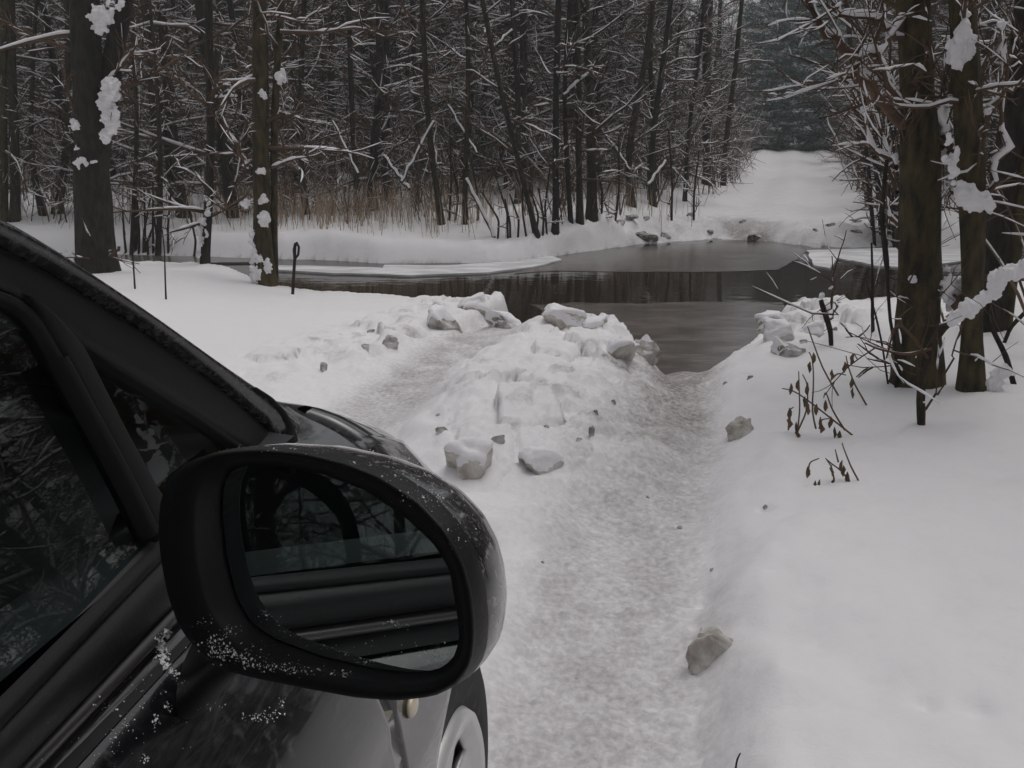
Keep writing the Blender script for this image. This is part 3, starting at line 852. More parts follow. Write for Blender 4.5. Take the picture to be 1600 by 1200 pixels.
# ---- trees traced one by one
CRUMB = bpy.data.textures.new('snow_crumble', 'CLOUDS'); CRUMB.noise_scale = .035; CRUMB.noise_depth = 3
seed_near = True
def traced(name, stems, label, cat='tree', mat='bark', nb=26, zlo=.5, l0=1.0, l1=.6, fat=.0065, top=7.5, seed=0, cover=.8, el=(-.1, .8), lumps=(), sub=(4, 2), extra=(), base=None, wob=.14, azlim=None, group=None, gn=.17):
    """stems: list of [(x, y, width in px), ...] from foot to top; all in one upright plane at the foot's distance.
       lumps: [(x, y, w, h)] snow cushions; extra: [(polyline px, width, snowy)] limbs"""
    rs = np.random.RandomState(seed + 7)
    x0, y0, _ = stems[0][0]
    p0 = hit(x0, y0) if base is None else hit(*base)
    Y0 = p0[1]
    root = empty(name, (p0[0], p0[1], p0[2]), label, cat, group)
    Tt, W, S = Tubes(), Tubes(), Tubes()
    sc = lambda P: np.linalg.norm(P - CAM) / FPX * .96
    fine = []
    for si, st in enumerate(stems):
        P = []; R = []
        for j, (x, y, wd) in enumerate(st):
            q = at_y(x, y, Y0 + (.0 if si == 0 else .06 * si)); P.append(q); R.append(wd / 2 * sc(q))
        P = np.array(P); R = np.array(R)
        if st[-1][1] <= 10:                                  # runs out of the picture: carry it on up
            d = unit(P[-1] - P[-2]); d[2] = max(d[2], .7); k = max(1, (top - P[-1][2]))
            ex = [P[-1] + d * k * f + np.array([rs.randn() * .06, rs.randn() * .06, 0]) for f in (.25, .5, .75, 1)]
            P = np.vstack([P, ex]); R = np.concatenate([R, R[-1] * np.array([.85, .65, .45, .2])])
        if y0 == st[0][1] or si == 0:
            P[0, 2] -= .12
        # resample to a fixed count, smoothly
        s = np.concatenate([[0], np.cumsum(np.linalg.norm(np.diff(P, axis=0), axis=1))])
        t = np.linspace(0, s[-1], 22)
        P2 = np.stack([np.interp(t, s, P[:, i]) for i in range(3)], -1); R2 = np.interp(t, s, R)
        for _ in range(2):
            P2[1:-1] = (P2[:-2] + 2 * P2[1:-1] + P2[2:]) / 4
        P2[:, 1] += .03 * np.sin(t * 1.3 + si)
        if si == 0 or st[0][1] > y0 - 25: R2[0] *= 1.25; R2[1] *= 1.06
        if R2[0] > .045:
            R2 = R2 * .88
            n_ = 110; t2 = np.linspace(0, 1, n_); t1 = np.linspace(0, 1, 22); k_ = 22
            PP = np.stack([np.interp(t2, t1, P2[:, i]) for i in range(3)], -1); RR = np.interp(t2, t1, R2)
            for _ in range(6): PP[1:-1] = (PP[:-2] + 2 * PP[1:-1] + PP[2:]) / 4
            aa = np.arange(k_) * 2 * math.pi / k_
            zz_ = PP[:, 2][:, None]
            per = lambda f, sd: vn(np.cos(aa)[None] * f + 9, np.sin(aa)[None] * f + zz_ * 3.2, sd) + .5 * vn(np.cos(aa)[None] * f * 2.2 + 5, np.sin(aa)[None] * f * 2.2 + zz_ * 7, sd + 3)
            flare = 1 + .38 * np.exp(-(zz_ - zz_[0]) / .16) * (1 + 1.6 * vn(np.cos(aa)[None] * 2 + 3, np.sin(aa)[None] * 2 + zz_ * 0, seed))
            rad = RR[:, None] * (1 + .20 * per(1.6, seed + 5) + .10 * per(4, seed + 11)) * flare
            V_ = PP[:, None, :] + np.stack([rad * np.cos(aa)[None], rad * np.sin(aa)[None], 0 * rad], -1)
            I_ = np.arange(n_ * k_).reshape(n_, k_); A_ = I_[:-1]; B_ = np.roll(A_, -1, 1); D_ = I_[1:]; C_ = np.roll(D_, -1, 1)
            fine.append((V_.reshape(-1, 3), np.stack([A_, B_, C_, D_], -1).reshape(-1, 4)))
        else:
            Tt.add(P2, R2, 10)
        if P2[-1, 2] - P2[0, 2] > .8 and nb:
            o_ = np.argsort(P2[:, 2])
            branches(W, S, rs, P2[o_], R2[o_], nb // (1 if len(stems) == 1 else 2) if si < 2 else nb // 4, zlo, l0, l1, 4, fat, cover, el, sub, dense_low=1.3, azlim=azlim, gn=gn)
    for pl, wd, sn in extra:
        P = np.array([at_y(x, y, Y0 + dy) for x, y, dy in pl]); m_ = len(P)
        s = np.linspace(0, 1, m_); t = np.linspace(0, 1, 12)
        P2 = np.stack([np.interp(t, s, P[:, i]) for i in range(3)], -1)
        P2[1:-1] = (P2[:-2] + 2 * P2[1:-1] + P2[2:]) / 4
        P2[1:-1] += rs.randn(10, 3) * .016 * (wd > 6 or wd < 4.5) * min(1, Y0 / 5)
        R2 = np.linspace(wd / 2, wd / 4, 12) * sc(P[0])
        W.add(P2, R2, 6)
        if sn:
            Q = P2.copy(); r = R2 * sn * rs.uniform(.15, 1.35, 12); r[0] *= .4; r[-1] *= .4
            Q[:, 2] += R2 * .7 + r * .5
            S.add(Q, r, 6)
        for j in range(7 if Y0 > 6 else 9 if sn >= .8 else 3):
            i1 = rs.randint(2, 11)
            T2, _ = grow(rs, P2[i1], unit(unit(P2[i1] - P2[i1 - 1]) + rs.randn(3) * .6), rs.uniform(.15, .5), 5, .15)
            r = np.linspace(.006, .003, 5) * (Y0 / 6)
            W.add(T2, r, 3); lay_snow(S, rs, T2, r, 4, 1, cover, fat * .8)
            for q_ in range(3):
                T3, _ = grow(rs, T2[rs.randint(1, 4)], unit(T2[-1] - T2[0] + rs.randn(3) * .25), rs.uniform(.08, .25), 4, .2)
                W.add(T3, r[1:] * .6, 3); lay_snow(S, rs, T3, r[1:] * .6, 4, .9, cover, fat * .7)
    VT, FT = Tt.arrays(wob, seed)
    for V_, F_ in fine:
        FT = np.concatenate([FT, F_ + len(VT)]); VT = np.concatenate([VT, V_])
    mesh('trunk', VT, FT, M[mat], root)
    if W.g: W.build('branches', M['twig'], root)
    VV, FF = S.arrays(.5, seed)
    if len(VV): mesh('snow_cover', VV, FF, M['treesnow'], root)
    FL = []; VL = []; off = 0
    for i, (x, y, wd, hh) in enumerate(lumps):
        q = at_y(x, y, Y0 - .02); s = sc(q)
        VV_, FF_, o_ = [], [], 0
        nb_ = 4 + int(max(wd, hh) / 9)
        for b_i in range(nb_):
            rr_ = min(wd, hh) / 2 * s * rs.uniform(.30, 1.0)
            a_, q_r = rs.uniform(0, 6.28), rs.rand() ** .5
            V, F = rock_mesh(seed * 70 + i * 9 + b_i, rr_ * rs.uniform(.7, 1.4), rr_ * .6, rr_ * rs.uniform(.7, 1.6), cuts=3, sub=2, rough=.9)
            V = V + np.array([math.cos(a_) * q_r * (wd / 2 * s - rr_ * .6), rs.randn() * rr_ * .3, math.sin(a_) * q_r * (hh / 2 * s - rr_ * .6)])
            VV_.append(V); FF_ += [[q2 + o_ for q2 in f] for f in F]; o_ += len(V)
        V = np.concatenate(VV_); F = FF_
        V = V + q - np.array([0, .5 * stems[0][0][2] * s * .5, 0])
        F = np.array([[a, b_, c, c] for a, b_, c in F]); VL.append(V); FL.append(F + off); off += len(V)
    if off:
        V = np.concatenate(VL); F = np.concatenate(FL)
        faces = [tuple(f[:3]) if f[2] == f[3] else tuple(f) for f in F.tolist()]
        sc_ = mesh('snow_cushion', V, faces, M['treesnow'], root)
        md = sc_.modifiers.new('merge', 'REMESH'); md.mode = 'VOXEL'; md.voxel_size = max(.004, 1.3 * p0[1] / FPX); md.use_smooth_shade = True
        md = sc_.modifiers.new('settle', 'SMOOTH'); md.iterations = 5; md.factor = .5
        md = sc_.modifiers.new('crumble', 'DISPLACE'); md.texture = CRUMB; md.strength = 12 * p0[1] / FPX; md.mid_level = .5
    return root, Y0


traced('forked_tree', [[(150, 424, 50), (146, 392, 56), (142, 330, 58), (140, 260, 54), (137, 160, 48), (134, 60, 46), (130, 0, 44)], [(152, 250, 26), (164, 170, 36), (174, 100, 34), (180, 40, 30), (190, 0, 24)]],
       'thickest tree on the near left bank, forked with long snow cushions on its right stem', mat='bark_dark', nb=30, zlo=1.2, seed=1, fat=.006, cover=.6,
       lumps=[(177, 178, 26, 76), (181, 135, 24, 28), (172, 205, 16, 26), (186, 8, 32, 18), (172, 28, 42, 20), (160, 45, 22, 16), (136, 254, 36, 16), (125, 196, 22, 16), (126, 230, 10, 8), (108, 405, 24, 26), (116, 418, 22, 20), (97, 400, 20, 14)],
       extra=[([(158, 412, 0), (172, 405, 0), (186, 385, 0)], 9, 0), ([(168, 130, 0), (195, 95, 0), (215, 70, -.1)], 5, 1.2)], wob=.18)
traced('tree', [[(412, 444, 34), (410, 410, 32), (408, 340, 30), (405, 260, 29), (406, 120, 27), (405, 0, 24)], [(428, 440, 10), (427, 340, 11), (426, 230, 11), (432, 100, 11), (442, 0, 10)]],
       'olive trunk on the near left bank with snow plastered round its foot', mat='bark_green', nb=26, zlo=1.0, seed=2, fat=.006, cover=.6, wob=.16,
       lumps=[(398, 395, 12, 50), (404, 432, 24, 28), (396, 365, 10, 26), (415, 266, 26, 12), (412, 149, 13, 15), (415, 312, 14, 18), (417, 340, 18, 22), (420, 420, 12, 40), (402, 408, 26, 20), (386, 318, 14, 16), (440, 122, 14, 14)],
       extra=[([(424, 262, 0), (440, 256, -.1), (455, 248, -.1), (468, 247, -.1)], 5, 1.0), ([(386, 332, 0), (360, 322, 0), (332, 314, .1)], 3.5, .0), ([(388, 268, 0), (372, 235, -.05), (346, 180, -.05)], 8, 1.3), ([(438, 50, 0), (500, 52, 0), (560, 42, 0), (600, 58, 0)], 6, 1.0), ([(400, 28, 0), (430, 25, 0), (470, 35, 0), (500, 32, 0)], 5, 1.0)])
traced('bare_tree', [[(22, 345, 15), (20, 200, 14), (16, 0, 13)]], 'slim trunk second from the left edge behind the car roof', nb=20, seed=3, mat='bark')
traced('bare_tree', [[(3, 345, 12), (3, 150, 12), (5, 0, 10)]], 'slim trunk at the very left edge of the view', nb=16, seed=4, mat='bark_green')
traced('twin_tree', [[(70, 336, 12), (58, 318, 10), (49, 280, 9), (45, 220, 8), (50, 100, 6), (58, 0, 5)], [(88, 334, 13), (95, 290, 11), (104, 240, 11), (108, 120, 10), (106, 0, 8)]],
       'pair of stems parting in a V left of the thickest tree', nb=24, seed=5)
traced('bare_tree', [[(288, 340, 22), (278, 290, 19), (268, 220, 18), (260, 120, 17), (252, 0, 14)], [(272, 328, 13), (264, 270, 12), (262, 230, 12), (240, 100, 8), (232, 0, 6)]],
       'leaning brown trunk with a thinner twin between the two near left trees', nb=30, seed=6)
traced('bare_tree', [[(318, 412, 13), (322, 350, 15), (329, 260, 15), (328, 120, 14), (324, 0, 12)]], 'straight dark trunk with snow clots up its foot left of the olive trunk', nb=26, seed=7, mat='bark_dark',
       lumps=[(312, 398, 10, 16), (314, 376, 10, 18), (325, 365, 10, 14), (318, 345, 12, 12), (326, 330, 10, 10), (327, 312, 12, 14), (312, 360, 12, 16)])
for i, (a, lab) in enumerate([
    ([(480, 335, 11), (470, 290, 10), (468, 180, 10), (475, 0, 8)], 'slim trunk rising from the dry grass right of the olive trunk'),
    ([(604, 312, 17), (602, 200, 16), (604, 100, 15), (600, 0, 14)], 'broad dark trunk above the dry grass in the middle of the thicket'),
    ([(691, 350, 12), (684, 300, 11), (672, 240, 11), (665, 130, 10), (660, 0, 9)], 'slightly bent trunk left of the snowy leaning pole'),
    ([(844, 372, 10), (826, 320, 9), (808, 240, 10), (786, 160, 10), (770, 90, 9), (755, 0, 8)], 'long trunk leaning left above the thin stems by the water'),
    ([(868, 365, 11), (869, 280, 11), (868, 160, 11), (873, 0, 10)], 'left of the three straight trunks standing close together'),
    ([(907, 350, 12), (904, 240, 11), (905, 120, 11), (900, 0, 9)], 'middle trunk of the three standing close together'),
    ([(925, 344, 18), (926, 250, 17), (922, 140, 15), (914, 0, 13)], 'thickest and rightmost of the three trunks close together'),
    ([(893, 352, 8), (886, 250, 8), (880, 150, 7), (890, 0, 6)], 'thin dark stem squeezed among the three straight trunks'),
    ([(725, 350, 9), (728, 240, 9), (733, 100, 8), (730, 0, 8)], 'slim trunk right behind the snowy leaning pole'),
    ([(988, 322, 13), (978, 270, 13), (990, 180, 12), (1012, 90, 10), (1020, 0, 9)], 'curved trunk left of the sky gap bowing to the right'),
    ([(1022, 322, 12), (1014, 270, 12), (1024, 180, 10), (1042, 60, 9), (1048, 0, 8)], 'second curved trunk left of the sky gap'),
    ([(1107, 288, 17), (1106, 200, 17), (1104, 100, 15), (1106, 0, 14)], 'straight thick trunk before the sky gap near the track'),
    ([(1130, 290, 8), (1134, 220, 9), (1148, 120, 8), (1158, 0, 7)], 'thin trunk next to the track on its left side'),
    ([(1070, 315, 7), (1076, 200, 7), (1092, 100, 6), (1100, 0, 6)], 'thin stem left of the straight thick trunk by the track'),
    ([(1362, 324, 12), (1352, 260, 11), (1342, 190, 11), (1335, 120, 9), (1320, 0, 7)], 'dark leaning trunk on the right edge of the track'),
    ([(1378, 332, 8), (1370, 260, 8), (1362, 190, 7), (1370, 60, 6), (1375, 0, 5)], 'thin stem right behind the dark leaning trunk by the track'),
    ([(560, 330, 8), (552, 240, 8), (548, 120, 8), (545, 0, 7)], 'slim stem above the left part of the dry grass'),
    ([(520, 300, 12), (516, 200, 12), (518, 80, 11), (520, 0, 10)], 'dark trunk at the back of the dry grass'),
    ([(650, 318, 10), (652, 220, 10), (648, 100, 9), (645, 0, 9)], 'dark trunk right of the broad one in mid thicket'),
    ([(810, 318, 11), (812, 200, 11), (806, 80, 10), (800, 0, 9)], 'upright trunk behind the long leaning one'),
    ([(205, 400, 8), (206, 330, 7), (214, 240, 7), (210, 100, 5), (206, 0, 5)], 'thin stem just right of the thickest tree'),
    ([(245, 402, 9), (248, 350, 9), (250, 270, 8), (246, 150, 6), (236, 0, 5)], 'dark stem with side shoots between the near left trees'),
]):
    traced('bare_tree', [a], lab, nb=24 if i < 14 else 18, seed=20 + i, mat=['bark', 'bark_dark', 'bark'][i % 3], el=(-.1, .9), zlo=.6 if a[0][1] < 390 else .9, l0=.9 if a[0][1] < 390 else .6)

# snowy leaning poles and fallen stems across the stream
for i, (a, b_, wd, lab) in enumerate([
    ((772, 372), (729, 280), 8, 'snow covered pole leaning left by the water in front of the thicket'),
    ((640, 296), (600, 244), 7, 'short snowy pole leaning left above the dry grass'),
    ((985, 266), (945, 208), 5, 'thin snowy stem slanting down left of the curved trunks'),
    ((880, 150), (925, 108), 7, 'snowy branch caught slanting up across the three trunks'),
    ((1012, 290), (1040, 252), 7, 'snowy log leaning right near the sky gap'),
    ((764, 82), (800, 48), 6, 'short snowy stem slanting right high in the thicket'),
    ((560, 272), (520, 190), 5, 'thin snowy stem leaning left behind the dry grass'),
    ((745, 240), (700, 165), 5, 'snowy broken stem in the middle of the thicket'),
    ((627, 285), (678, 190), 6, 'stem leaning right with snow along it left of the bent trunk'),
]):
    q = hit(a[0], 352 if a[1] < 352 else a[1])
    P = np.array([at_y(a[0] + (b_[0] - a[0]) * t, a[1] + (b_[1] - a[1]) * t, q[1] + .2 * t) for t in np.linspace(0, 1, 10)])
    s = q[1] / FPX
    rs = np.random.RandomState(i)
    P[1:-1] += rs.randn(8, 3) * .008
    root = empty('leaning_pole', P[0], lab, 'fallen stem')
    W, S = Tubes(), Tubes(); W.add(P, np.full(10, wd * s * .38), 7)
    Q = P.copy(); Q[:, 2] += wd * s * .3; Q[:, 1] -= wd * s * .15
    S.add(Q, wd * s * .30 * rs.uniform(.8, 1.2, 10), 7)
    W.build('stem', M['bark'], root, wob=.2); S.build('snow_cover', M['treesnow'], root, wob=.4)

# right bank trees
traced('tree', [[(1432, 598, 66), (1436, 540, 66), (1442, 450, 70), (1449, 330, 68), (1446, 220, 62), (1437, 120, 55), (1430, 0, 53)]],
       'large olive brown tree standing nearest on the right bank', mat='bark_green', nb=34, zlo=.95, l0=.8, l1=.8, seed=51, fat=.0055, cover=.6, sub=(6, 3), wob=.10, gn=.24, azlim=(math.radians(60), math.radians(330)),
       lumps=[(1427, 552, 20, 14), (1480, 440, 30, 20), (1482, 458, 26, 30), (1472, 416, 14, 10), (1418, 435, 10, 16)],
       extra=[([(1412, 195, 0), (1375, 160, -.15), (1340, 105, -.25), (1300, 60, -.3), (1262, 0, -.3)], 17, .9),
              ([(1415, 60, 0), (1380, 40, -.2), (1330, 25, -.3), (1290, 5, -.3)], 9, 1.6),
              ([(1405, 30, 0), (1385, 80, -.2), (1345, 85, -.3), (1310, 95, -.4)], 8, 1.8),
              ([(1412, 180, 0), (1390, 130, -.2), (1370, 60, -.3), (1378, 0, -.3)], 9, 1.2),
              ([(1470, 230, 0), (1480, 180, .1), (1500, 100, .1), (1530, 20, .1)], 12, 1.2),
              ([(1474, 210, 0), (1486, 280, .1), (1500, 330, .1), (1530, 300, .2)], 8, 1.8),
              ([(1400, 262, 0), (1375, 240, .1), (1350, 180, .2), (1330, 140, .3)], 8, 1.3),
              ([(1402, 300, .1), (1388, 260, .2), (1376, 200, .3), (1350, 150, .4)], 7, 1.3),
              ([(1403, 372, .1), (1392, 340, .2), (1388, 300, .3), (1372, 240, .4)], 7, 1.0)])
traced('tree', [[(1520, 608, 34), (1522, 560, 32), (1524, 480, 32), (1530, 380, 38), (1526, 260, 44), (1518, 140, 44), (1512, 0, 40)]],
       'second right bank tree with a narrow foot, just right of the nearest one', mat='bark_green', nb=26, zlo=1.0, l0=.7, seed=52, fat=.006, cover=.65, sub=(6, 3), wob=.12, azlim=(math.radians(60), math.radians(330)),
       lumps=[(1498, 52, 20, 62), (1500, 80, 34, 40), (1476, 230, 12, 60), (1486, 262, 18, 60), (1504, 300, 30, 34), (1524, 318, 40, 30), (1566, 36, 22, 12), (1554, 600, 26, 22), (1560, 580, 22, 20)],
       extra=[([(1490, 500, 0), (1500, 470, .05), (1540, 430, .1)], 12, .0), ([(1545, 300, 0), (1560, 240, 0), (1566, 150, 0), (1572, 60, 0)], 8, 1.6), ([(1540, 200, 0), (1560, 150, 0), (1590, 130, 0)], 8, 1.8)])
traced('tree', [[(1538, 512, 46), (1548, 440, 50), (1566, 340, 46), (1590, 220, 44), (1604, 100, 40), (1612, 0, 36)]],
       'dark trunk leaning right at the right edge of the view', mat='bark_dark', nb=20, zlo=1.0, l0=.7, seed=53, fat=.006, cover=.6, azlim=(math.radians(60), math.radians(330)))
traced('tree', [[(1571, 514, 15), (1574, 460, 18), (1588, 380, 24), (1608, 260, 24), (1630, 100, 20), (1640, 0, 18)]],
       'olive stem close behind the dark leaning trunk at the right edge', mat='bark_green', nb=16, zlo=1.0, l0=.7, seed=54, fat=.006, cover=.6)
traced('sapling', [[(1446, 664, 13), (1440, 630, 13), (1440, 600, 13), (1450, 560, 14), (1462, 530, 12), (1480, 510, 13), (1500, 490, 15), (1530, 470, 15), (1560, 445, 14), (1612, 415, 12)]],
       'bent reddish sapling in front of the right trees carrying a thick bar of snow', 'sapling', mat='bark', nb=0, seed=55, cover=.4, wob=.2,
       lumps=[(1488, 496, 18, 18), (1500, 488, 26, 20), (1516, 478, 26, 22), (1532, 466, 26, 20), (1546, 456, 24, 18), (1556, 438, 26, 26), (1572, 430, 30, 22), (1590, 424, 26, 22), (1606, 412, 28, 20), (1442, 626, 10, 5)],
       extra=[([(1450, 560, 0), (1430, 530, 0), (1400, 500, -.1), (1385, 560, -.1)], 5, 0), ([(1455, 545, 0), (1415, 555, 0), (1370, 545, -.1), (1352, 536, -.1)], 5, .4), ([(1446, 640, 0), (1470, 600, -.05), (1490, 550, -.1), (1500, 510, 0)], 4, 0)])
for i, (st, lab) in enumerate([
    ([(1402, 606, 6), (1404, 560, 5), (1392, 500, 5), (1390, 440, 5), (1388, 400, 9), (1380, 340, 7), (1390, 250, 6)], 'thin dark curved stem rising left of the nearest right tree'),
    ([(1600, 600, 8), (1575, 560, 8), (1560, 530, 7), (1546, 500, 6), (1552, 440, 4)], 'thin arching stem crossing the snow at the right edge'),
    ([(1560, 535, 5), (1580, 512, 6), (1612, 480, 6)], 'short dark branch sticking up at the right edge'),
    ([(1368, 515, 6), (1364, 480, 5), (1365, 440, 4), (1364, 380, 3)], 'slender upright stem on the right bank with a snow heap behind'),
    ([(1468, 574, 8), (1470, 540, 6), (1466, 500, 5), (1474, 420, 4)], 'brown shoot standing between the two right trees'),
    ([(1398, 600, 3), (1380, 540, 3), (1372, 500, 3), (1356, 440, 2)], 'very thin stem bending left before the nearest right tree'),
]):
    traced('sapling', [st], lab, 'sapling', mat='bark_dark', nb=10, zlo=.1, l0=.25, l1=.2, seed=70 + i, fat=.004, sub=(2, 0), cover=.4)
# thin stems crowding the right side of the far track
rs = np.random.RandomState(77)
for i in range(16):
    x = 1368 + 7.5 * (i % 8) + rs.randn() * 3; y = 345 + rs.rand() * 40 + (x - 1370) * .3
    traced('sapling', [[(x, y, 5), (x - 6, y - 60, 4.5), (x - 14 + rs.randn() * 5, y - 130, 4), (x - 22 + rs.randn() * 14, y - 210, 3)]], 'thin dark stem in the dense row right of the track', 'sapling', mat='bark_dark', nb=14, zlo=.3, l0=.4, l1=.3, seed=90 + i, fat=.008, sub=(2, 1), group='thin stems right of the track')
# thin stems among the near left trees and along the far water edge
for i in range(26):
    x = [212, 218, 225, 231, 238, 222, 242, 196, 262, 300, 790, 800, 812, 822, 834, 846, 858, 780, 700, 712, 750, 735, 940, 960, 1050, 1085][i] + rs.randn() * 2
    y = 398 if i < 9 else (408 if i == 9 else 366 + rs.rand() * 8 if i < 18 else 345)
    ln = rs.uniform(45, 120) if i < 10 else rs.uniform(60, 150)
    traced('sapling', [[(x, y, 4), (x + rs.randn() * 4, y - ln * .4, 3.4), (x + rs.randn() * 8 - 8 * (i > 9), y - ln, 2.5)]], 'thin brown stem standing at the water side below the trees' if i > 9 else 'thin stem in the cluster between the near left trees', 'sapling', mat='bark', nb=7, zlo=.15, l0=.25, l1=.2, seed=120 + i, fat=.006, sub=(2, 0), group='thin stems by the far water edge' if i > 9 else 'thin stems between the near left trees')

# the stake with a loop, and the snow capped stake
p = hit(457, 460); s = p[1] / FPX
root = empty('stake', p, 'thin dark stake with a small loop at its tip on the near left bank', 'stake')
T1 = Tubes()
T1.add([at_y(x, y, p[1]) for x, y in [(457, 466), (459, 430), (461, 404), (460, 390), (462, 380)]], np.array([2.6, 2.4, 2.6, 3, 2.4]) * s, 7)
T1.build('pole', M['bark_dark'], root, wob=.2)
T1 = Tubes(); T1.add([at_y(x, y, p[1]) for x, y in [(461, 404), (466, 398), (467, 386), (463, 378)]], np.array([2.2, 2, 2, 1.6]) * s, 6)
T1.build('loop', M['bark_dark'], root)
traced('stake', [[(1304, 541, 5), (1298, 515, 8), (1290, 490, 9), (1284, 470, 7)]], 'snow capped broken stake on the right bank by the water', 'stake', mat='bark_dark', nb=0, seed=56,
       lumps=[(1283, 462, 11, 11), (1299, 450, 6, 7), (1301, 436, 4, 9)], extra=[([(1292, 492, 0), (1297, 470, 0), (1300, 440, 0), (1300, 400, 0)], 3, 0), ([(1296, 500, 0), (1303, 484, 0), (1301, 474, 0)], 3, 0)])
traced('twig', [[(1147, 1208, 4), (1152, 1190, 3), (1158, 1180, 2)]], 'tiny bent twig poking from the snow at the bottom edge', 'twig', mat='bark_dark', nb=0, seed=57)


# withered plants with hanging seed pods
def withered(stems, pods, label, seed):
    p0 = hit(*stems[0][0]); Y0 = p0[1]
    root = empty('withered_plant', p0, label, 'plant')
    T_ = Tubes(); s = np.linalg.norm(p0 - CAM) / FPX
    for j, st in enumerate(stems):
        P = np.array([at_y(x, y, Y0 + .02 * (j % 3)) for x, y in st]); 
        t = np.linspace(0, 1, 10); u_ = np.linspace(0, 1, len(P))
        P2 = np.stack([np.interp(t, u_, P[:, i]) for i in range(3)], -1)
        P2[1:-1] = (P2[:-2] + 2 * P2[1:-1] + P2[2:]) / 4
        T_.add(P2, np.linspace(1.5, .8, 10) * s, 5)
    T_.build('stems', M['twig_red'], root)
    T2 = Tubes(); rs = np.random.RandomState(seed)
    for (x, y) in pods:
        P = np.array([at_y(x + dx, y + dy, Y0 - .01) for dx, dy in ((0, -9), (-1 + rs.randn(), -3), (rs.randn(), 3), (-1 + rs.randn(), 9))])
        T2.add(P, np.array([.5, 2.6, 3.0, .5]) * s * rs.uniform(.8, 1.2), 5)
    T2.build('seed_pods', M['leaf'], root, wob=.4)
    return root


withered([[(1332, 680), (1300, 655), (1262, 625), (1240, 610), (1222, 607)], [(1246, 675), (1250, 640), (1248, 580)], [(1246, 675), (1262, 640), (1262, 600), (1254, 585)],
          [(1320, 672), (1300, 640), (1290, 610), (1287, 622)], [(1275, 670), (1268, 640), (1272, 600), (1270, 560), (1264, 550)], [(1232, 672), (1234, 640), (1240, 636)], [(1310, 618), (1285, 575), (1268, 528), (1262, 510)], [(1280, 670), (1284, 655), (1296, 654)]],
         [(1236, 608), (1248, 602), (1262, 606), (1235, 660), (1234, 646), (1246, 678), (1244, 668), (1260, 632), (1264, 640), (1258, 628), (1271, 560), (1266, 574), (1283, 668), (1282, 660), (1312, 682), (1304, 676), (1290, 634), (1276, 640), (1298, 660), (1262, 610)],
         'large withered plant with drooping pods on the right bank slope', 1)
withered([[(1354, 633), (1335, 600), (1325, 572), (1322, 556)], [(1332, 562), (1334, 552), (1340, 562)], [(1300, 590), (1310, 583), (1322, 586)]], [(1332, 562), (1331, 598), (1333, 614), (1320, 574), (1300, 586)],
         'slim withered stalk above the large withered plant', 2)
withered([[(1342, 752), (1330, 730), (1318, 700), (1316, 692)], [(1328, 752), (1314, 735), (1300, 725), (1292, 718)], [(1262, 740), (1265, 722), (1280, 716)], [(1305, 760), (1300, 730), (1290, 716)], [(1310, 722), (1305, 702)]],
         [(1262, 738), (1304, 756), (1300, 735), (1318, 736), (1324, 746), (1326, 750), (1274, 760), (1281, 758), (1316, 728)],
         'small withered plant with dark pods, lowest on the right bank slope', 3)
traced('seedling', [[(258, 468, 3), (257, 430, 2.5), (256, 395, 2), (252, 360, 1.5)]], 'tiny bare seedling in front of the near left trees, right one of two', 'sapling', mat='bark_dark', nb=10, zlo=.05, l0=.2, l1=.15, seed=58, fat=.003, sub=(2, 0), cover=.3)
traced('seedling', [[(210, 452, 3), (208, 420, 2.5), (205, 380, 1.5)]], 'tiny bare seedling in front of the near left trees, left one of two', 'sapling', mat='bark_dark', nb=10, zlo=.05, l0=.2, l1=.15, seed=59, fat=.003, sub=(2, 0), cover=.3)

# ------------------------------------------------------------------ the car
YAW = math.radians(9)
CF = np.array([math.sin(YAW), math.cos(YAW), 0]); CR = np.array([math.cos(YAW), -math.sin(YAW), 0]); CZ = np.array([0, 0, 1.])
VC = -1.10                                                     # centre line of the car


def W3(u, v, z): return CF * u + CR * v + CZ * z


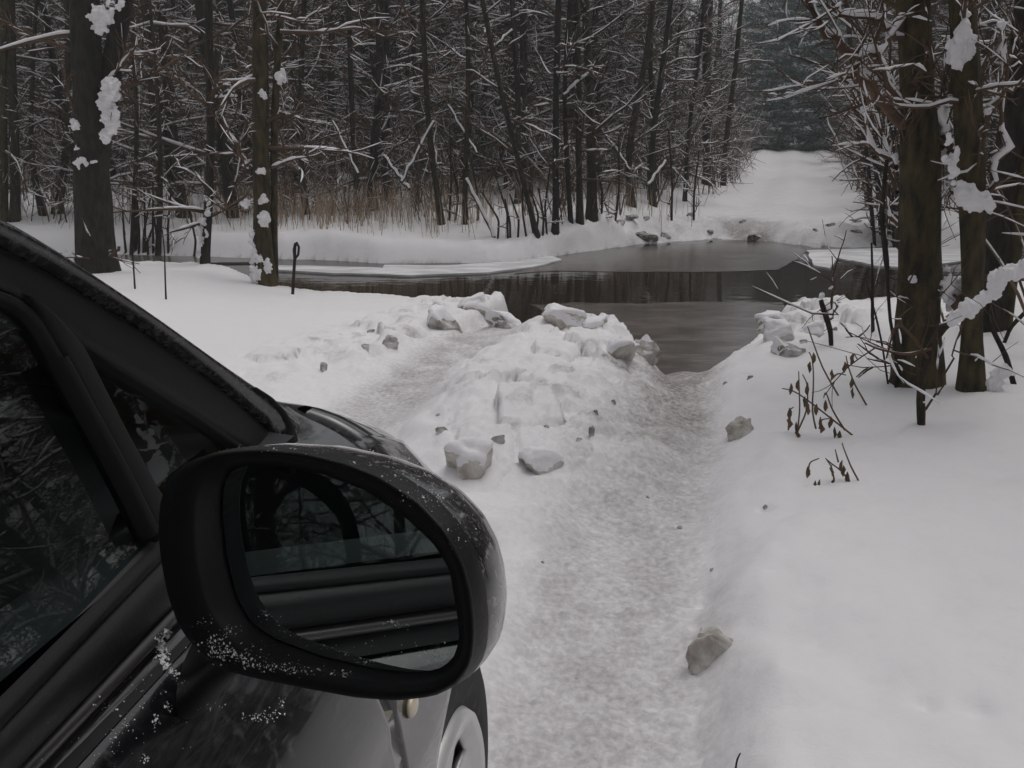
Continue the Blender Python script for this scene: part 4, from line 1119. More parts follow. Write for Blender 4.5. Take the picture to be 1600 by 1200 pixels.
def car_mat(name, col, rough, coat=0., metallic=0., frost=0., bump=0., spec=.5, fscale=90, flo=.56):
    m, N, L, P = nodes(name)
    P.inputs['Base Color'].default_value = (*col, 1)
    P.inputs['Roughness'].default_value = rough
    P.inputs['Metallic'].default_value = metallic
    P.inputs['Coat Weight'].default_value = coat
    P.inputs['Coat Roughness'].default_value = .04
    P.inputs['Specular IOR Level'].default_value = spec
    geo = N.new('ShaderNodeNewGeometry')
    if frost:
        n1 = N.new('ShaderNodeTexNoise'); n1.inputs['Scale'].default_value = fscale; n1.inputs['Detail'].default_value = 6; n1.inputs['Roughness'].default_value = .75
        L.new(geo.outputs['Position'], n1.inputs['Vector'])
        r = N.new('ShaderNodeValToRGB')
        r.color_ramp.elements[0].position = flo; r.color_ramp.elements[0].color = (0, 0, 0, 1)
        r.color_ramp.elements[1].position = flo + .12; r.color_ramp.elements[1].color = (frost, frost, frost, 1)
        L.new(n1.outputs[0], r.inputs[0])
        mx = N.new('ShaderNodeMix'); mx.data_type = 'RGBA'
        mx.inputs['A'].default_value = (*col, 1); mx.inputs['B'].default_value = (.72, .70, .68, 1)
        L.new(r.outputs[0], mx.inputs['Factor']); L.new(mx.outputs['Result'], P.inputs['Base Color'])
        mr = N.new('ShaderNodeMapRange'); mr.inputs['To Min'].default_value = rough; mr.inputs['To Max'].default_value = .8
        L.new(r.outputs[0], mr.inputs['Value']); L.new(mr.outputs['Result'], P.inputs['Roughness'])
    if bump:
        n2 = N.new('ShaderNodeTexNoise'); n2.inputs['Scale'].default_value = 260; n2.inputs['Detail'].default_value = 3
        L.new(geo.outputs['Position'], n2.inputs['Vector'])
        b = N.new('ShaderNodeBump'); b.inputs['Strength'].default_value = bump; b.inputs['Distance'].default_value = .001
        L.new(n2.outputs[0], b.inputs['Height']); L.new(b.outputs[0], P.inputs['Normal'])
    return m


M['paint'] = car_mat('car_paint', (.006, .006, .0075), .20, coat=1, frost=.05, fscale=60, flo=.52)
M['paint_frost'] = car_mat('frosted_paint', (.007, .0065, .007), .25, coat=.8, frost=.30, fscale=170, flo=.54)
M['plastic'] = car_mat('black_plastic', (.007, .007, .008), .50, bump=.3, spec=.28)
M['rubber'] = car_mat('rubber', (.005, .005, .006), .6, bump=.2, spec=.25)
M['tyre'] = car_mat('tyre_rubber', (.018, .017, .016), .8, bump=.5, frost=.08, fscale=40, flo=.55)
M['rim'] = car_mat('wheel_metal', (.72, .72, .71), .35, metallic=.45, frost=.4, fscale=30, flo=.5)
M['cloth_dark'] = car_mat('seat_cloth', (.03, .03, .033), .9)
M['lens'] = car_mat('clear_lens', (.55, .48, .36), .12, coat=1)
M['lamp'] = car_mat('lamp_lens', (.5, .5, .5), .1, coat=1)
M['tail'] = car_mat('tail_lens', (.25, .01, .01), .15, coat=1)
M['mirror'] = car_mat('mirror_glass', (.84, .92, .90), .012, metallic=1)
M['frost'] = mat_noise('frost_crumbs', (.62, .61, .62), (.80, .80, .80), 60, .85, .3, 200)
mg, N, L, P = nodes('car_glass')
N.remove(P)
tr = N.new('ShaderNodeBsdfTransparent'); tr.inputs[0].default_value = (.60, .68, .66, 1)
gl = N.new('ShaderNodeBsdfGlossy'); gl.inputs['Roughness'].default_value = .015; gl.inputs['Color'].default_value = (.95, 1, .98, 1)
fr = N.new('ShaderNodeFresnel')
gb = N.new('ShaderNodeNewGeometry'); mi = N.new('ShaderNodeMapRange')     # same reflectance from either side of the pane
mi.inputs['To Min'].default_value = 1.6; mi.inputs['To Max'].default_value = 1 / 1.6
L.new(gb.outputs['Backfacing'], mi.inputs['Value']); L.new(mi.outputs['Result'], fr.inputs[0])
ms = N.new('ShaderNodeMixShader')
L.new(fr.outputs[0], ms.inputs[0]); L.new(tr.outputs[0], ms.inputs[1]); L.new(gl.outputs[0], ms.inputs[2])
L.new(ms.outputs[0], N['Material Output'].inputs[0])
M['glass'] = mg
mg2 = mg.copy(); mg2.name = 'dirty_windscreen'  # pane colour darkened to keep the bright snow beyond out of the cabin
for n_ in mg2.node_tree.nodes:
    if n_.type == 'BSDF_TRANSPARENT': n_.inputs[0].default_value = (.02, .022, .022, 1)
    if n_.type == 'BSDF_GLOSSY': n_.inputs['Color'].default_value = (.25, .25, .25, 1)
M['glass_dim'] = mg2

car = empty('car', W3(0, VC, 0) + np.array([0, 0, -.08]), 'dark wet car in the left foreground with frost crumbs on its side mirror', 'car')
SOLID = []                                                   # (verts, faces) kept for laying frost on them


def grid(name, G, mat, parent=car, thick=0.0, solid=False, flip=False):
    """surface from an array of points [i, j, 3]"""
    G = np.asarray(G, float); n, k = G.shape[:2]
    idx = np.arange(n * k).reshape(n, k)
    F = np.stack([idx[:-1, :-1], idx[1:, :-1], idx[1:, 1:], idx[:-1, 1:]], -1).reshape(-1, 4)
    if flip: F = F[:, ::-1]
    o = mesh(name, G.reshape(-1, 3), F, mat, parent)
    if thick:
        md = o.modifiers.new('thickness', 'SOLIDIFY'); md.thickness = thick; md.offset = 0
    if solid: SOLID.append((G.reshape(-1, 3), F))
    return o


# --- side glass plane, leaning in upward and tapering forward
GN = np.array([.10, 1.0, .36]); GN0 = GN / np.linalg.norm(GN)  # in (u, v, z)
GNW = W3(*GN0)
GP0 = W3(.6, -.385, .95)


def gp_px(x, y, out=0.0): return on_plane(x, y, GP0 + GNW * out, GNW)
def gp_uz(u, z, out=0.0): return W3(u, -.385 - .36 * (z - .95) - .10 * (np.clip(u, -.3, 9) - .6) if True else 0, z) + GNW * out


def resample(P, n, closed=False):
    P = np.asarray(P, float)
    if closed: P = np.vstack([P, P[:1]])
    s = np.concatenate([[0], np.cumsum(np.linalg.norm(np.diff(P, axis=0), axis=1))])
    t = np.linspace(0, s[-1], n + (1 if closed else 0))
    R = np.stack([np.interp(t, s, P[:, i]) for i in range(P.shape[1])], -1)
    return R[:-1] if closed else R


def smooth_open(P, it=2):
    P = P.copy()
    for _ in range(it): P[1:-1] = (P[:-2] + 2 * P[1:-1] + P[2:]) / 4
    return P


def strip(name, A, B, mat, out=0.004, bulge=.006, n=40, m=7, smoothing=3, parent=car, solid=True, edge=.012):
    """a moulded band between two lines of photo pixels, at the side glass plane; it turns in along both rims"""
    A = smooth_open(resample(A, n), smoothing); B = smooth_open(resample(B, n), smoothing)
    G = []
    for i in range(n):
        a = gp_px(*A[i], out); b_ = gp_px(*B[i], out)
        row = [a - GNW * edge]
        for j in range(m):
            t = j / (m - 1)
            row.append(a + (b_ - a) * t + GNW * bulge * math.sqrt(max(0, 1 - (2 * t - 1) ** 2)))
        row.append(b_ - GNW * edge)
        G.append(row)
    return grid(name, np.array(G), mat, parent, solid=solid)


# extend the traced lines back past the picture edge in the same plane
pillar_out = [(-260, 262), (-120, 305), (0, 350), (79, 399), (157, 450), (240, 506), (322, 562), (375, 596), (424, 627), (455, 648)]
pillar_in = [(-260, 285), (-120, 330), (0, 380), (60, 410), (140, 458), (225, 512), (300, 566), (360, 612), (420, 664), (452, 700)]
frame_top = [(-260, 290), (-120, 335), (0, 385), (60, 415), (140, 463), (225, 517), (298, 570), (357, 616), (415, 668), (447, 704)]
frame_low = [(-260, 405), (-120, 425), (0, 446), (45, 468), (131, 538), (180, 568), (240, 604), (300, 640), (345, 670), (382, 698)]
M['paint_dull'] = car_mat('dull_paint', (.006, .0055, .006), .26, coat=.6, frost=.05, fscale=120, flo=.48)
strip('pillar', pillar_out, pillar_in, M['paint_dull'], .010, .012, 44)
strip('door_frame', frame_top, frame_low, M['plastic'], .004, .004, 44)
# divider bar between the big window and the quarter glass
strip('window_divider', [(38, 462), (66, 485), (100, 545), (150, 640), (200, 735), (245, 822), (262, 856)], [(66, 478), (128, 536), (160, 600), (200, 680), (238, 748), (268, 800), (290, 850)], M['plastic'], .006, .004, 34, 9)
strip('window_divider', [(95, 560), (130, 625), (190, 735), (240, 835)], [(104, 556), (140, 622), (200, 732), (250, 832)], M['rubber'], .011, .003, 24, 5)
# inner seal round the big window
strip('window_seal', [(-260, 413), (-120, 433), (0, 452), (40, 470), (62, 494), (96, 556), (150, 660), (200, 754), (240, 835)], [(-260, 424), (-120, 445), (0, 466), (34, 482), (54, 502), (88, 562), (142, 666), (192, 760), (232, 842)], M['rubber'], .001, .003, 40, 5)
strip('window_seal', [(131, 538), (180, 568), (240, 604), (300, 640), (345, 670), (392, 704)], [(136, 546), (180, 576), (238, 612), (297, 648), (340, 678), (380, 708)], M['rubber'], .001, .003, 34, 5)
strip('pillar_seam', [(396, 607), (420, 622), (440, 642), (455, 668), (460, 690)], [(399, 605), (423, 620), (444, 641), (459, 667), (465, 690)], M['rubber'], .024, .002, 20, 5, 1)
# glass
A = [gp_px(x, y, -.006) for x, y in [(-260, 405), (-100, 430), (0, 446), (50, 470), (70, 490), (110, 570), (180, 700), (262, 850), (244, 890), (0, 1095), (-200, 1262), (-260, 1312)]]
mesh('window_glass', A, [list(range(len(A)))], M['glass'], car, smooth=False)
A = [gp_px(x, y, -.007) for x, y in [(110, 530), (200, 576), (300, 636), (400, 704), (420, 760), (300, 850), (270, 850), (190, 690)]]
mesh('quarter_glass', A, [list(range(len(A)))], M['glass'], car, smooth=False)

# --- body side: half section offsets (v inward, z) shared by the panels
SEC = [(-.055, .18), (-.035, .28), (-.008, .42), (.0, .52), (-.002, .62), (-.012, .70), (-.034, .78), (-.074, .85), (-.110, .895), (-.131, .918)]
VS = -.235
WU, WZ, WR = 1.14, .285, .315                                    # wheel centre and radius (the rut is below the road)
RU = -1.50


def side_v(u):
    return VS - 1.15 * np.clip((u - 1.25) / .8, 0, 2) ** 2 - .10 * np.clip((-1.2 - u) / .9, 0, 2) ** 2


def drop(u):
    d = np.clip(u - 1.12, 0, 3)
    return .36 * d + .14 * d * d


def sec_pts(u, n=26, zmax=.918):
    z = np.array([s[1] for s in SEC]); dv = np.array([s[0] for s in SEC])
    zz = np.linspace(.16, zmax, n)
    return np.interp(zz, z, dv), zz


def panel(name, u0, u1, z0, z1, mat=None, hole=None, n=60, m=26, parent=car):
    G = []
    for u in np.linspace(u0, u1, n):
        lo = z0
        if hole:
            hu, hzz, hr = hole
            if abs(u - hu) < hr: lo = max(z0, hzz + math.sqrt(hr * hr - (u - hu) ** 2))
        row = []
        zz = np.linspace(lo, z1, m)
        z = np.array([s[1] for s in SEC]); dv = np.array([s[0] for s in SEC])
        dd = np.interp(zz, z, dv)
        for _ in range(2): dd[1:-1] = (dd[:-2] + 2 * dd[1:-1] + dd[2:]) / 4
        dr = drop(u)
        for a, b_ in zip(dd, zz):
            zt = b_ - dr * (sm(.45, .95, b_))
            crease = .006 * np.exp(-((b_ - .735) / .012) ** 2)
            row.append(W3(u, side_v(u) + a + crease, zt))
        # inward returns so that the panel has a rim
        row = [row[0] - CR * .03] + row + [row[-1] - CR * .01]
        G.append(row)
    G = np.array(G)
    G = np.concatenate([(G[:1] - CR * .02), G, (G[-1:] - CR * .02)], 0)
    return grid(name, G, mat or M['paint'], parent, solid=True)


door = panel('front_door', -.46, .817, .24, .915)
rdoor = panel('rear_door', -1.28, -.467, .24, .915, hole=(RU, WZ + .01, .35))
panel('fender', .824, 1.95, .22, .915, hole=(WU, WZ + .01, .35), n=90)
panel('rear_quarter', -2.35, -1.287, .24, .915, hole=(RU, WZ + .01, .35), n=60)
panel('sill', -1.1, .75, .15, .234, n=20, m=5, mat=M['plastic'])

# belt: shoulder, bright line, dark band and sill rubber below the glass
def belt_line(name, prof, mat, u0=-2.3, u1=.90, parent=car):
    G = [[W3(u, v - .10 * (np.clip(u, -.3, 9) - .6) * k - (.10 * np.clip((-1.2 - u) / .9, 0, 2) ** 2), z - .012 * (u - .55) * k) for v, z, k in prof] for u in np.linspace(u0, u1, 50)]
    return grid(name, np.array(G), mat, parent, solid=True)


belt_line('belt_gap', [(-.352, .908, 0), (-.364, .912, .2), (-.372, .922, .3)], M['rubber'])
belt_line('bright_strip', [(-.366, .921, .2), (-.362, .9235, .2), (-.361, .927, .2), (-.364, .931, .2), (-.368, .932, .2)], car_mat('bright_trim', (.07, .068, .065), .30, metallic=.5))
belt_line('belt_moulding', [(-.371, .930, .2), (-.366, .936, .4), (-.3655, .942, .6), (-.368, .952, .8), (-.374, .960, 1), (-.384, .964, 1)], M['plastic'])
belt_line('belt_seal', [(-.382, .962, 1), (-.379, .966, 1), (-.381, .971, 1), (-.390, .973, 1)], M['rubber'])

# cowl corner, fender crest and bonnet, crossing the car
TOP = [(-.366, .918), (-.385, .930), (-.405, .940), (-.43, .948), (-.455, .952), (-.49, .955), (-.60, .965), (-.80, .978), (-1.10, .985)]


def top_pt(u, v, z):
    # towards the nose the crest falls and swings inward
    f = np.clip((u - 1.0) / .9, 0, 1.3)
    zc = z - drop(u)
    vv = v - .06 * f * f if v > -.45 else v
    return W3(u, vv + (side_v(u) - VS) * (.8 if v > -.45 else .2), zc)


def top_panel(name, u0f, u1f, prof, mat, n=30, lift=None):
    pr = np.array(prof); t = np.linspace(0, 1, 22)
    s = np.concatenate([[0], np.cumsum(np.linalg.norm(np.diff(pr, axis=0), axis=1))]); s /= s[-1]
    pv = np.stack([np.interp(t, s, pr[:, 0]), np.interp(t, s, pr[:, 1])], -1); pv = smooth_open(pv, 2)
    G = []
    for k in range(n):
        row = []
        for (v, z) in pv:
            u0 = u0f(v) if callable(u0f) else u0f; u1 = u1f(v) if callable(u1f) else u1f
            u = u0 + (u1 - u0) * k / (n - 1)
            p = top_pt(u, v, z)
            if lift: p = p + CZ * lift(u, v)
            row.append(p)
        G.append(row)
    G = np.array(G)
    G = np.concatenate([G[:1] - CZ * .015, G, G[-1:] - CZ * .015], 0)
    return grid(name, G, mat, solid=True)


def ws_u(v): return .985 + .27 * (1 - ((v - VC) / (VC + .44)) ** 2) if True else 0


edge = [(-.352, .905)] + TOP[:4]
top_panel('cowl_corner', .80, 1.080, [(-.345, .900), (-.358, .912), (-.372, .922), (-.39, .934), (-.412, .944), (-.432, .952), (-.448, .962)], M['paint'], lift=lambda u, v: .020 * math.exp(-((u - .93) / .09) ** 2) * max(0, (-.36 - v) / .09))
top_panel('seam_rubber', .82, 1.90, [(-.37, .916), (-.40, .929), (-.43, .938), (-.46, .942)], M['rubber'])
top_panel('fender_top', 1.096, 1.93, edge + [(-.434, .949)], M['paint'])
full = TOP[3:]
left = [(2 * VC - v, z) for v, z in reversed([(-.345, .900)] + TOP)]
top_panel('bonnet', lambda v: max(1.04, ws_u(max(v, 2 * VC + .44)) - .02), 1.93, [(-.448, .951)] + TOP[5:] + left, M['paint'], n=40)
# nose and bumper
G = []
for k, (du, z, s_) in enumerate([(0, .60, 1), (.05, .56, 1), (.09, .48, 1.0), (.10, .40, 1.0), (.08, .30, 1), (.0, .20, .98)]):
    row = []
    for t in np.linspace(-1, 1, 30):
        row.append(W3(1.93 + du - .22 * abs(t) ** 3, VC + t * .67 * s_, z - .02 * t * t))
    G.append(row)
grid('front_bumper', np.array(G), M['paint'])
for s_ in (-1, 1):
    G = [[W3(1.72 + .16 * (1 - t) + .02 * k, VC + s_ * (.36 + .20 * t), .50 - .04 * k) for k in range(4)] for t in np.linspace(0, 1, 8)]
    grid('headlight', np.array(G), M['lamp'], thick=.02)
# far side of the body in one panel each, mirrored sections
for (nm, u0, u1, hl) in [('front_door', -.46, .817, None), ('rear_door', -1.28, -.467, (RU, WZ + .01, .35)), ('fender', .824, 1.95, (WU, WZ + .01, .35)), ('rear_quarter', -2.35, -1.287, (RU, WZ + .01, .35))]:
    G = []
    for u in np.linspace(u0, u1, 30):
        lo = .22
        if hl and abs(u - hl[0]) < hl[2]: lo = max(lo, hl[1] + math.sqrt(hl[2] ** 2 - (u - hl[0]) ** 2))
        G.append([W3(u, 2 * VC - (side_v(u) + np.interp(b_, [s[1] for s in SEC], [s[0] for s in SEC])), b_ - drop(u) * sm(.45, .95, b_)) for b_ in np.linspace(lo, .96, 12)])
    grid(nm, np.array(G), M['paint'])
# tail
G = [[W3(-2.35 - du - .0 * abs(t), VC + t * (.74 - .1 * abs(t) ** 6), z) for t in np.linspace(-1, 1, 20)] for du, z in [(-.02, .20), (.08, .35), (.09, .55), (.0, .65), (-.02, .95)]]
grid('tail_panel', np.array(G), M['paint'])
for s_ in (-1, 1):
    grid('tail_lamp', [[W3(-2.362, VC + s_ * (.5 + .15 * t), .68 + .22 * k) for k in (0, .5, 1)] for t in (0, .5, 1)], M['tail'], thick=.03)

# greenhouse: roof, windscreen, far glass, pillars seen in the mirror
def edge_pt(t):                                               # upper rail of the near side, from pillar foot to tail
    us = [1.0, .65, .33, .05, -.6, -1.3, -1.9, -2.3]; zs = [.985, 1.215, 1.36, 1.415, 1.44, 1.42, 1.34, 1.02]
    u = np.interp(t, range(8), us); z = np.interp(t, range(8), zs)
    v = -.385 - .36 * (z - .95) - .10 * (np.clip(u, -.3, 9) - .6) - .012
    return u, v, z


def cross(t, bulge, n=20, rise=.0):
    u, v, z = edge_pt(t)
    return [W3(u + bulge * (1 - s * s), VC + s * (v - VC) * 1.0, z + rise * (1 - s * s)) for s in np.linspace(1, -1, n)]


grid('windscreen', [cross(t, .26 * (1 - t / 2.2) + .05, rise=.01) for t in np.linspace(0, 2.2, 14)], M['glass_dim'])
grid('cowl', [[np.array(p) + CF * a_ - CZ * b_ for p in cross(0, .31, rise=.01)] for a_, b_ in ((.0, .0), (.02, .012), (.05, .05), (.02, .12))], M['rubber'])
grid('roof', [cross(t, max(0, .05 * (3.2 - t)), rise=.035) for t in np.linspace(2.2, 6, 26)], M['paint'])
grid('rear_window', [cross(t, -.03, rise=.02) for t in np.linspace(6.02, 6.95, 8)], M['glass'])
# upper rail band + window frame behind the picture edge
us = np.linspace(.34, -1.95, 50)


def rail_z(u): return np.interp(-u, [-1.0, -.65, -.33, -.05, .6, 1.3, 1.9, 2.3], [.985, 1.215, 1.36, 1.415, 1.44, 1.42, 1.34, 1.02])


grid('roof_rail', [[gp_uz(u, rail_z(u) - d, o_) for d, o_ in ((-.01, -.02), (.0, .008), (.03, .016), (.075, .008), (.08, -.01))] for u in us], M['plastic'], solid=True)
for uc, wd in ((-.46, .10), (-1.32, .12)):
    grid('side_pillar', [[gp_uz(uc + wd * s, z, .004) for s in (-.5, -.45, .45, .5)] for z in np.linspace(.965, rail_z(uc) - .07, 6)], M['rubber'])
for ua, ub in ((.20, -.41), (-.51, -1.26), (-1.38, -1.86)):
    top = [gp_uz(u, rail_z(u) - .075, -.006) for u in np.linspace(ua, ub, 10)]
    bot = [gp_uz(u, .968, -.006) for u in np.linspace(ua, ub, 10)]
    grid('window_glass', [top, bot], M['glass'])
far_top = [W3(u, 2 * VC - (-.385 - .36 * (rail_z(u) - .95)), rail_z(u)) for u in np.linspace(.95, -1.95, 30)]
far_bot = [W3(u, 2 * VC - (-.37), .955) for u in np.linspace(.95, -1.95, 30)]
grid('window_glass', [far_top, far_bot], M['glass'])
# inside: floor, dashboard, seats, steering wheel
grid('door_trim', [[W3(u, v, z) for u in np.linspace(-1.2, .95, 8)] for v, z in ((-.392, .968), (-.43, .972), (-.47, .955), (-.50, .85), (-.50, .35))], M['cloth_dark'])
grid('door_trim', [[W3(u, 2 * VC + v, z) for u in (-1.2, 0, .95)] for v, z in ((.40, 1.0), (.44, 1.005), (.46, .9), (.46, .4))], M['cloth_dark'])
grid('cabin_floor', [[W3(u, v, .30) for v in np.linspace(VC - .75, VC + .75, 4)] for u in (-2.2, -1, 0, 1.0)], M['cloth_dark'])
grid('dashboard', [[W3(u, v, z) for v in np.linspace(VC - .68, VC + .66, 10)] for u, z in [(.62, .45), (.60, .75), (.62, .93), (.68, .985), (.86, .99), (1.0, .955)]], M['cloth_dark'])
for vv in (VC + .36, VC - .36):
    V, F = rock_mesh(3, .27, .25, .10, cuts=3, sub=3, rough=.02)
    mesh('seat_cushion', V @ np.stack([CF, CR, CZ]) + W3(-.05, vv, .55), F, M['cloth_dark'], car)
    V, F = rock_mesh(4, .09, .24, .34, cuts=3, sub=3, rough=.02)
    V[:, 0] -= V[:, 2] * .35
    mesh('seat_back', V @ np.stack([CF, CR, CZ]) + W3(-.36, vv, .88), F, M['cloth_dark'], car)
    V, F = rock_mesh(5, .05, .12, .09, cuts=3, sub=3, rough=.02)
    mesh('headrest', V @ np.stack([CF, CR, CZ]) + W3(-.52, vv, 1.25), F, M['cloth_dark'], car)
T1 = Tubes(); a = np.linspace(0, 2 * math.pi, 29)
T1.add([W3(.40 + .10 * math.sin(q), VC - .36 + .18 * math.cos(q), .86 + .16 * math.sin(q)) for q in a], np.full(29, .014), 8)
T1.build('steering_wheel', M['rubber'], car)


# --- wheels
def wheel(u, v, steer, face=1):
    root_o = np.array(W3(u, v, WZ))
    c_, s_ = math.cos(steer), math.sin(steer)
    ax = face * (CR * c_ + CF * s_)                      # axle, outward
    rd = CF * c_ - CR * s_                               # horizontal direction in the wheel's plane
    prof = [(-.17, .20), (-.185, .24), (-.18, .285), (-.165, .307), (-.12, .315), (-.06, .315), (-.025, .308), (-.008, .29), (.004, .262), (.004, .225), (-.002, .195), (-.010, .184), (-.02, .180)]
    n = 72
    G = []
    for i in range(n + 1):
        a_ = 2 * math.pi * i / n
        d = rd * math.cos(a_) + CZ * math.sin(a_)
        G.append([root_o + ax * x + d * (r + (.0025 if (i % 2 and .30 < r) else 0)) for x, r in prof])
    w_ = grid('wheel', np.array(G), M['tyre'], solid=False)
    # rim: dished disc with spokes and holes cut between them
    V = []; F = []; n = 84; rings = [(.0, .0), (.012, .03), (.004, .05), (-.022, .075), (-.030, .11), (-.026, .15), (-.018, .178), (-.012, .190), (.002, .198), (.004, .204), (-.004, .207), (-.03, .200)]
    for x, r in rings:
        r = r * .885
        for i in range(n):
            a_ = 2 * math.pi * i / n
            sp_ = .5 + .5 * math.cos(5 * a_)
            bump_ = .016 * sp_ ** .7 * math.exp(-((r - .11) / .06) ** 2)
            V.append(root_o + ax * (x - .004 + bump_) + (rd * math.cos(a_) + CZ * math.sin(a_)) * r)
    for j in range(len(rings) - 1):
        for i in range(n):
            a_ = 2 * math.pi * (i + .5) / n
            if 3 <= j <= 5 and .5 + .5 * math.cos(5 * a_) < .30: continue
            F.append((j * n + i, j * n + (i + 1) % n, (j + 1) * n + (i + 1) % n, (j + 1) * n + i))
    r_ = mesh('rim', V, F, M['rim'], w_)
    md = r_.modifiers.new('thickness', 'SOLIDIFY'); md.thickness = .012
    G = [[root_o + ax * (-.07) + (rd * math.cos(a_) + CZ * math.sin(a_)) * r for r in (.0, .12, .2)] for a_ in np.linspace(0, 2 * math.pi, 33)]
    grid('brake_disc', np.array(G), M['tyre'], w_)
    return w_


wheel(WU, -.272, math.radians(-1)); wheel(WU, 2 * VC + .272, math.radians(-4), -1)
wheel(RU, -.285, 0); wheel(RU, 2 * VC + .285, 0, -1)
for uu in (WU, RU):                                            # arch liners
    G = [[W3(uu + .348 * math.cos(a_), v_ - (.05 * max(0, math.cos(a_)) if uu > 0 else 0), WZ + .01 + .348 * math.sin(a_)) for v_ in (-.285, -.40, -.56)] for a_ in np.linspace(.25, math.pi + .1, 26)]
    grid('arch_liner', np.array(G), M['rubber'])
grid('underbody', [[W3(u, v, .24) for v in (VC - .6, VC, VC + .6)] for u in (-2.2, 0, 1.8)], M['rubber'])
# side repeater on the fender and door handles
p = W3(.868, VS - .010, .70)
V, F = rock_mesh(9, .015, .006, .012, cuts=0, sub=3, rough=0)
mesh('side_repeater', V @ np.stack([CF, CR, CZ]) + p, F, M['lens'], car)
for uu in (-.30, -1.1):
    T1 = Tubes(); T1.add([W3(uu + .10 * t, VS - .035 + .03 * (1 - t * t), .80) for t in np.linspace(-1, 1, 9)], np.full(9, .012), 8)
    T1.build('door_handle', M['paint'], car)

# --- side mirror
MA, MT = math.radians(27), math.radians(2)
MN = W3(-math.cos(MA) * math.cos(MT), -math.sin(MA), math.sin(MT))     # faces back, a little to the car
M0 = CAM + ray(515, 890) * .50
bez_out = [(247, 830), (250, 785), (262, 748), (290, 722), (335, 707), (400, 701), (470, 706), (540, 722), (600, 746), (655, 782), (698, 828), (724, 878), (738, 930), (743, 985), (738, 1035), (718, 1068), (680, 1088), (620, 1095), (555, 1090), (480, 1076), (400, 1060), (345, 1046), (310, 1020), (280, 980), (262, 930), (252, 880)]
gl_out = [(345, 800), (347, 760), (358, 736), (385, 727), (440, 729), (505, 741), (570, 766), (630, 806), (678, 850), (702, 890), (713, 950), (718, 1000), (708, 1030), (682, 1048), (640, 1052), (580, 1045), (500, 1026), (430, 1000), (392, 975), (368, 935), (352, 870)]


def radial(pts, cx, cy, n=96):
    P = resample(pts, 400, True)
    for _ in range(10): P = (np.roll(P, 1, 0) + 2 * P + np.roll(P, -1, 0)) / 4
    a_ = np.arctan2(P[:, 1] - cy, P[:, 0] - cx); r = np.hypot(P[:, 0] - cx, P[:, 1] - cy)
    o_ = np.argsort(a_); a_, r = a_[o_], r[o_]
    t = np.linspace(-math.pi, math.pi, n, endpoint=False)
    return t, np.interp(t, a_, r, period=2 * math.pi)


cx, cy = 515, 895
PUSH = W3(math.cos(.30), math.sin(.30), -.16)
GT = math.radians(1); GA = math.radians(30)
gn_ = W3(-math.cos(GA) * math.cos(GT), -math.sin(GA), math.sin(GT))
t_, ro = radial(bez_out, cx, cy); _, rg = radial(gl_out, cx, cy)


def ring(r, depth, sx=1.0, sy=1.0, shift=(0, 0, 0)):
    """the outline r projected on the mirror's face, then pushed forward by depth and scaled about its centre there"""
    c = on_plane(cx, cy, M0, MN)
    P = np.array([on_plane(cx + math.cos(a_) * q, cy + math.sin(a_) * q, M0, MN) for a_, q in zip(t_, r)])
    P = c + (P - c) * sx
    return P + PUSH * depth + W3(*shift)


def closed_loft(name, rings, mat, parent, cap=False, solid=True):
    G = np.array(rings); n, k = G.shape[:2]
    idx = np.arange(n * k).reshape(n, k); A = idx[:-1]; B = np.roll(A, -1, 1); D = idx[1:]; C = np.roll(D, -1, 1)
    F = np.stack([A, B, C, D], -1).reshape(-1, 4)
    o = mesh(name, G.reshape(-1, 3), F, mat, parent)
    if solid: SOLID.append((G.reshape(-1, 3), F))
    return o


mir = closed_loft('side_mirror', [ring(ro, -.0), ring(ro, .004, 1.004), ring(ro, .012, 1.008), ring(ro, .013, 1.004)], M['plastic'], car)
# front bezel: rolled rim then the recess wall down to the glass
rm = [ro + (rg - ro) * k for k in (0, .12, .30, .52, .60)]
def ringp(r, depth):
    return np.array([on_plane(cx + math.cos(a_) * q, cy + math.sin(a_) * q, M0 - MN * depth, MN) for a_, q in zip(t_, r)])


closed_loft('bezel', [ringp(ro, .0), ringp(rm[1], -.004), ringp(rm[2], -.003), ringp(rm[3], .0), ringp(rm[4], .002)] + [np.array([on_plane(cx + math.cos(a_) * q, cy + math.sin(a_) * q, M0 - MN * .010, gn_) for a_, q in zip(t_, rg * f_)]) for f_ in (1.03, 1.0)], M['plastic'], mir)
# painted shell behind
shell = [ring(ro, .0125, 1.001), ring(ro, .015, 1.004), ring(ro, .024, .998), ring(ro, .036, .97), ring(ro, .048, .915), ring(ro, .058, .83), ring(ro, .066, .70), ring(ro, .071, .5), ring(ro, .074, .25), ring(ro, .075, .02)]
closed_loft('mirror_shell', shell, M['paint_frost'], mir)
gr_ = ring(rg * 1.02, .024)
# project glass on its own plane so that its outline keeps its place
gc = on_plane(cx, cy, M0 - MN * .024, MN)
gpts = np.array([on_plane(cx + math.cos(a_) * q * 1.0, cy + math.sin(a_) * q * 1.0, M0 - MN * .0105, gn_) for a_, q in zip(t_, rg)])
k = len(gpts)
mirror_o = mesh('mirror_glass', np.vstack([gpts, gpts - MN * .003]), [list(range(k))[::-1], list(range(k, 2 * k))] + [[i, (i + 1) % k, k + (i + 1) % k, k + i] for i in range(k)], M['mirror'], mir, smooth=False)
SOLID.append((gpts, np.array([[0, i, i + 1, i + 1] for i in range(1, k - 1)])))
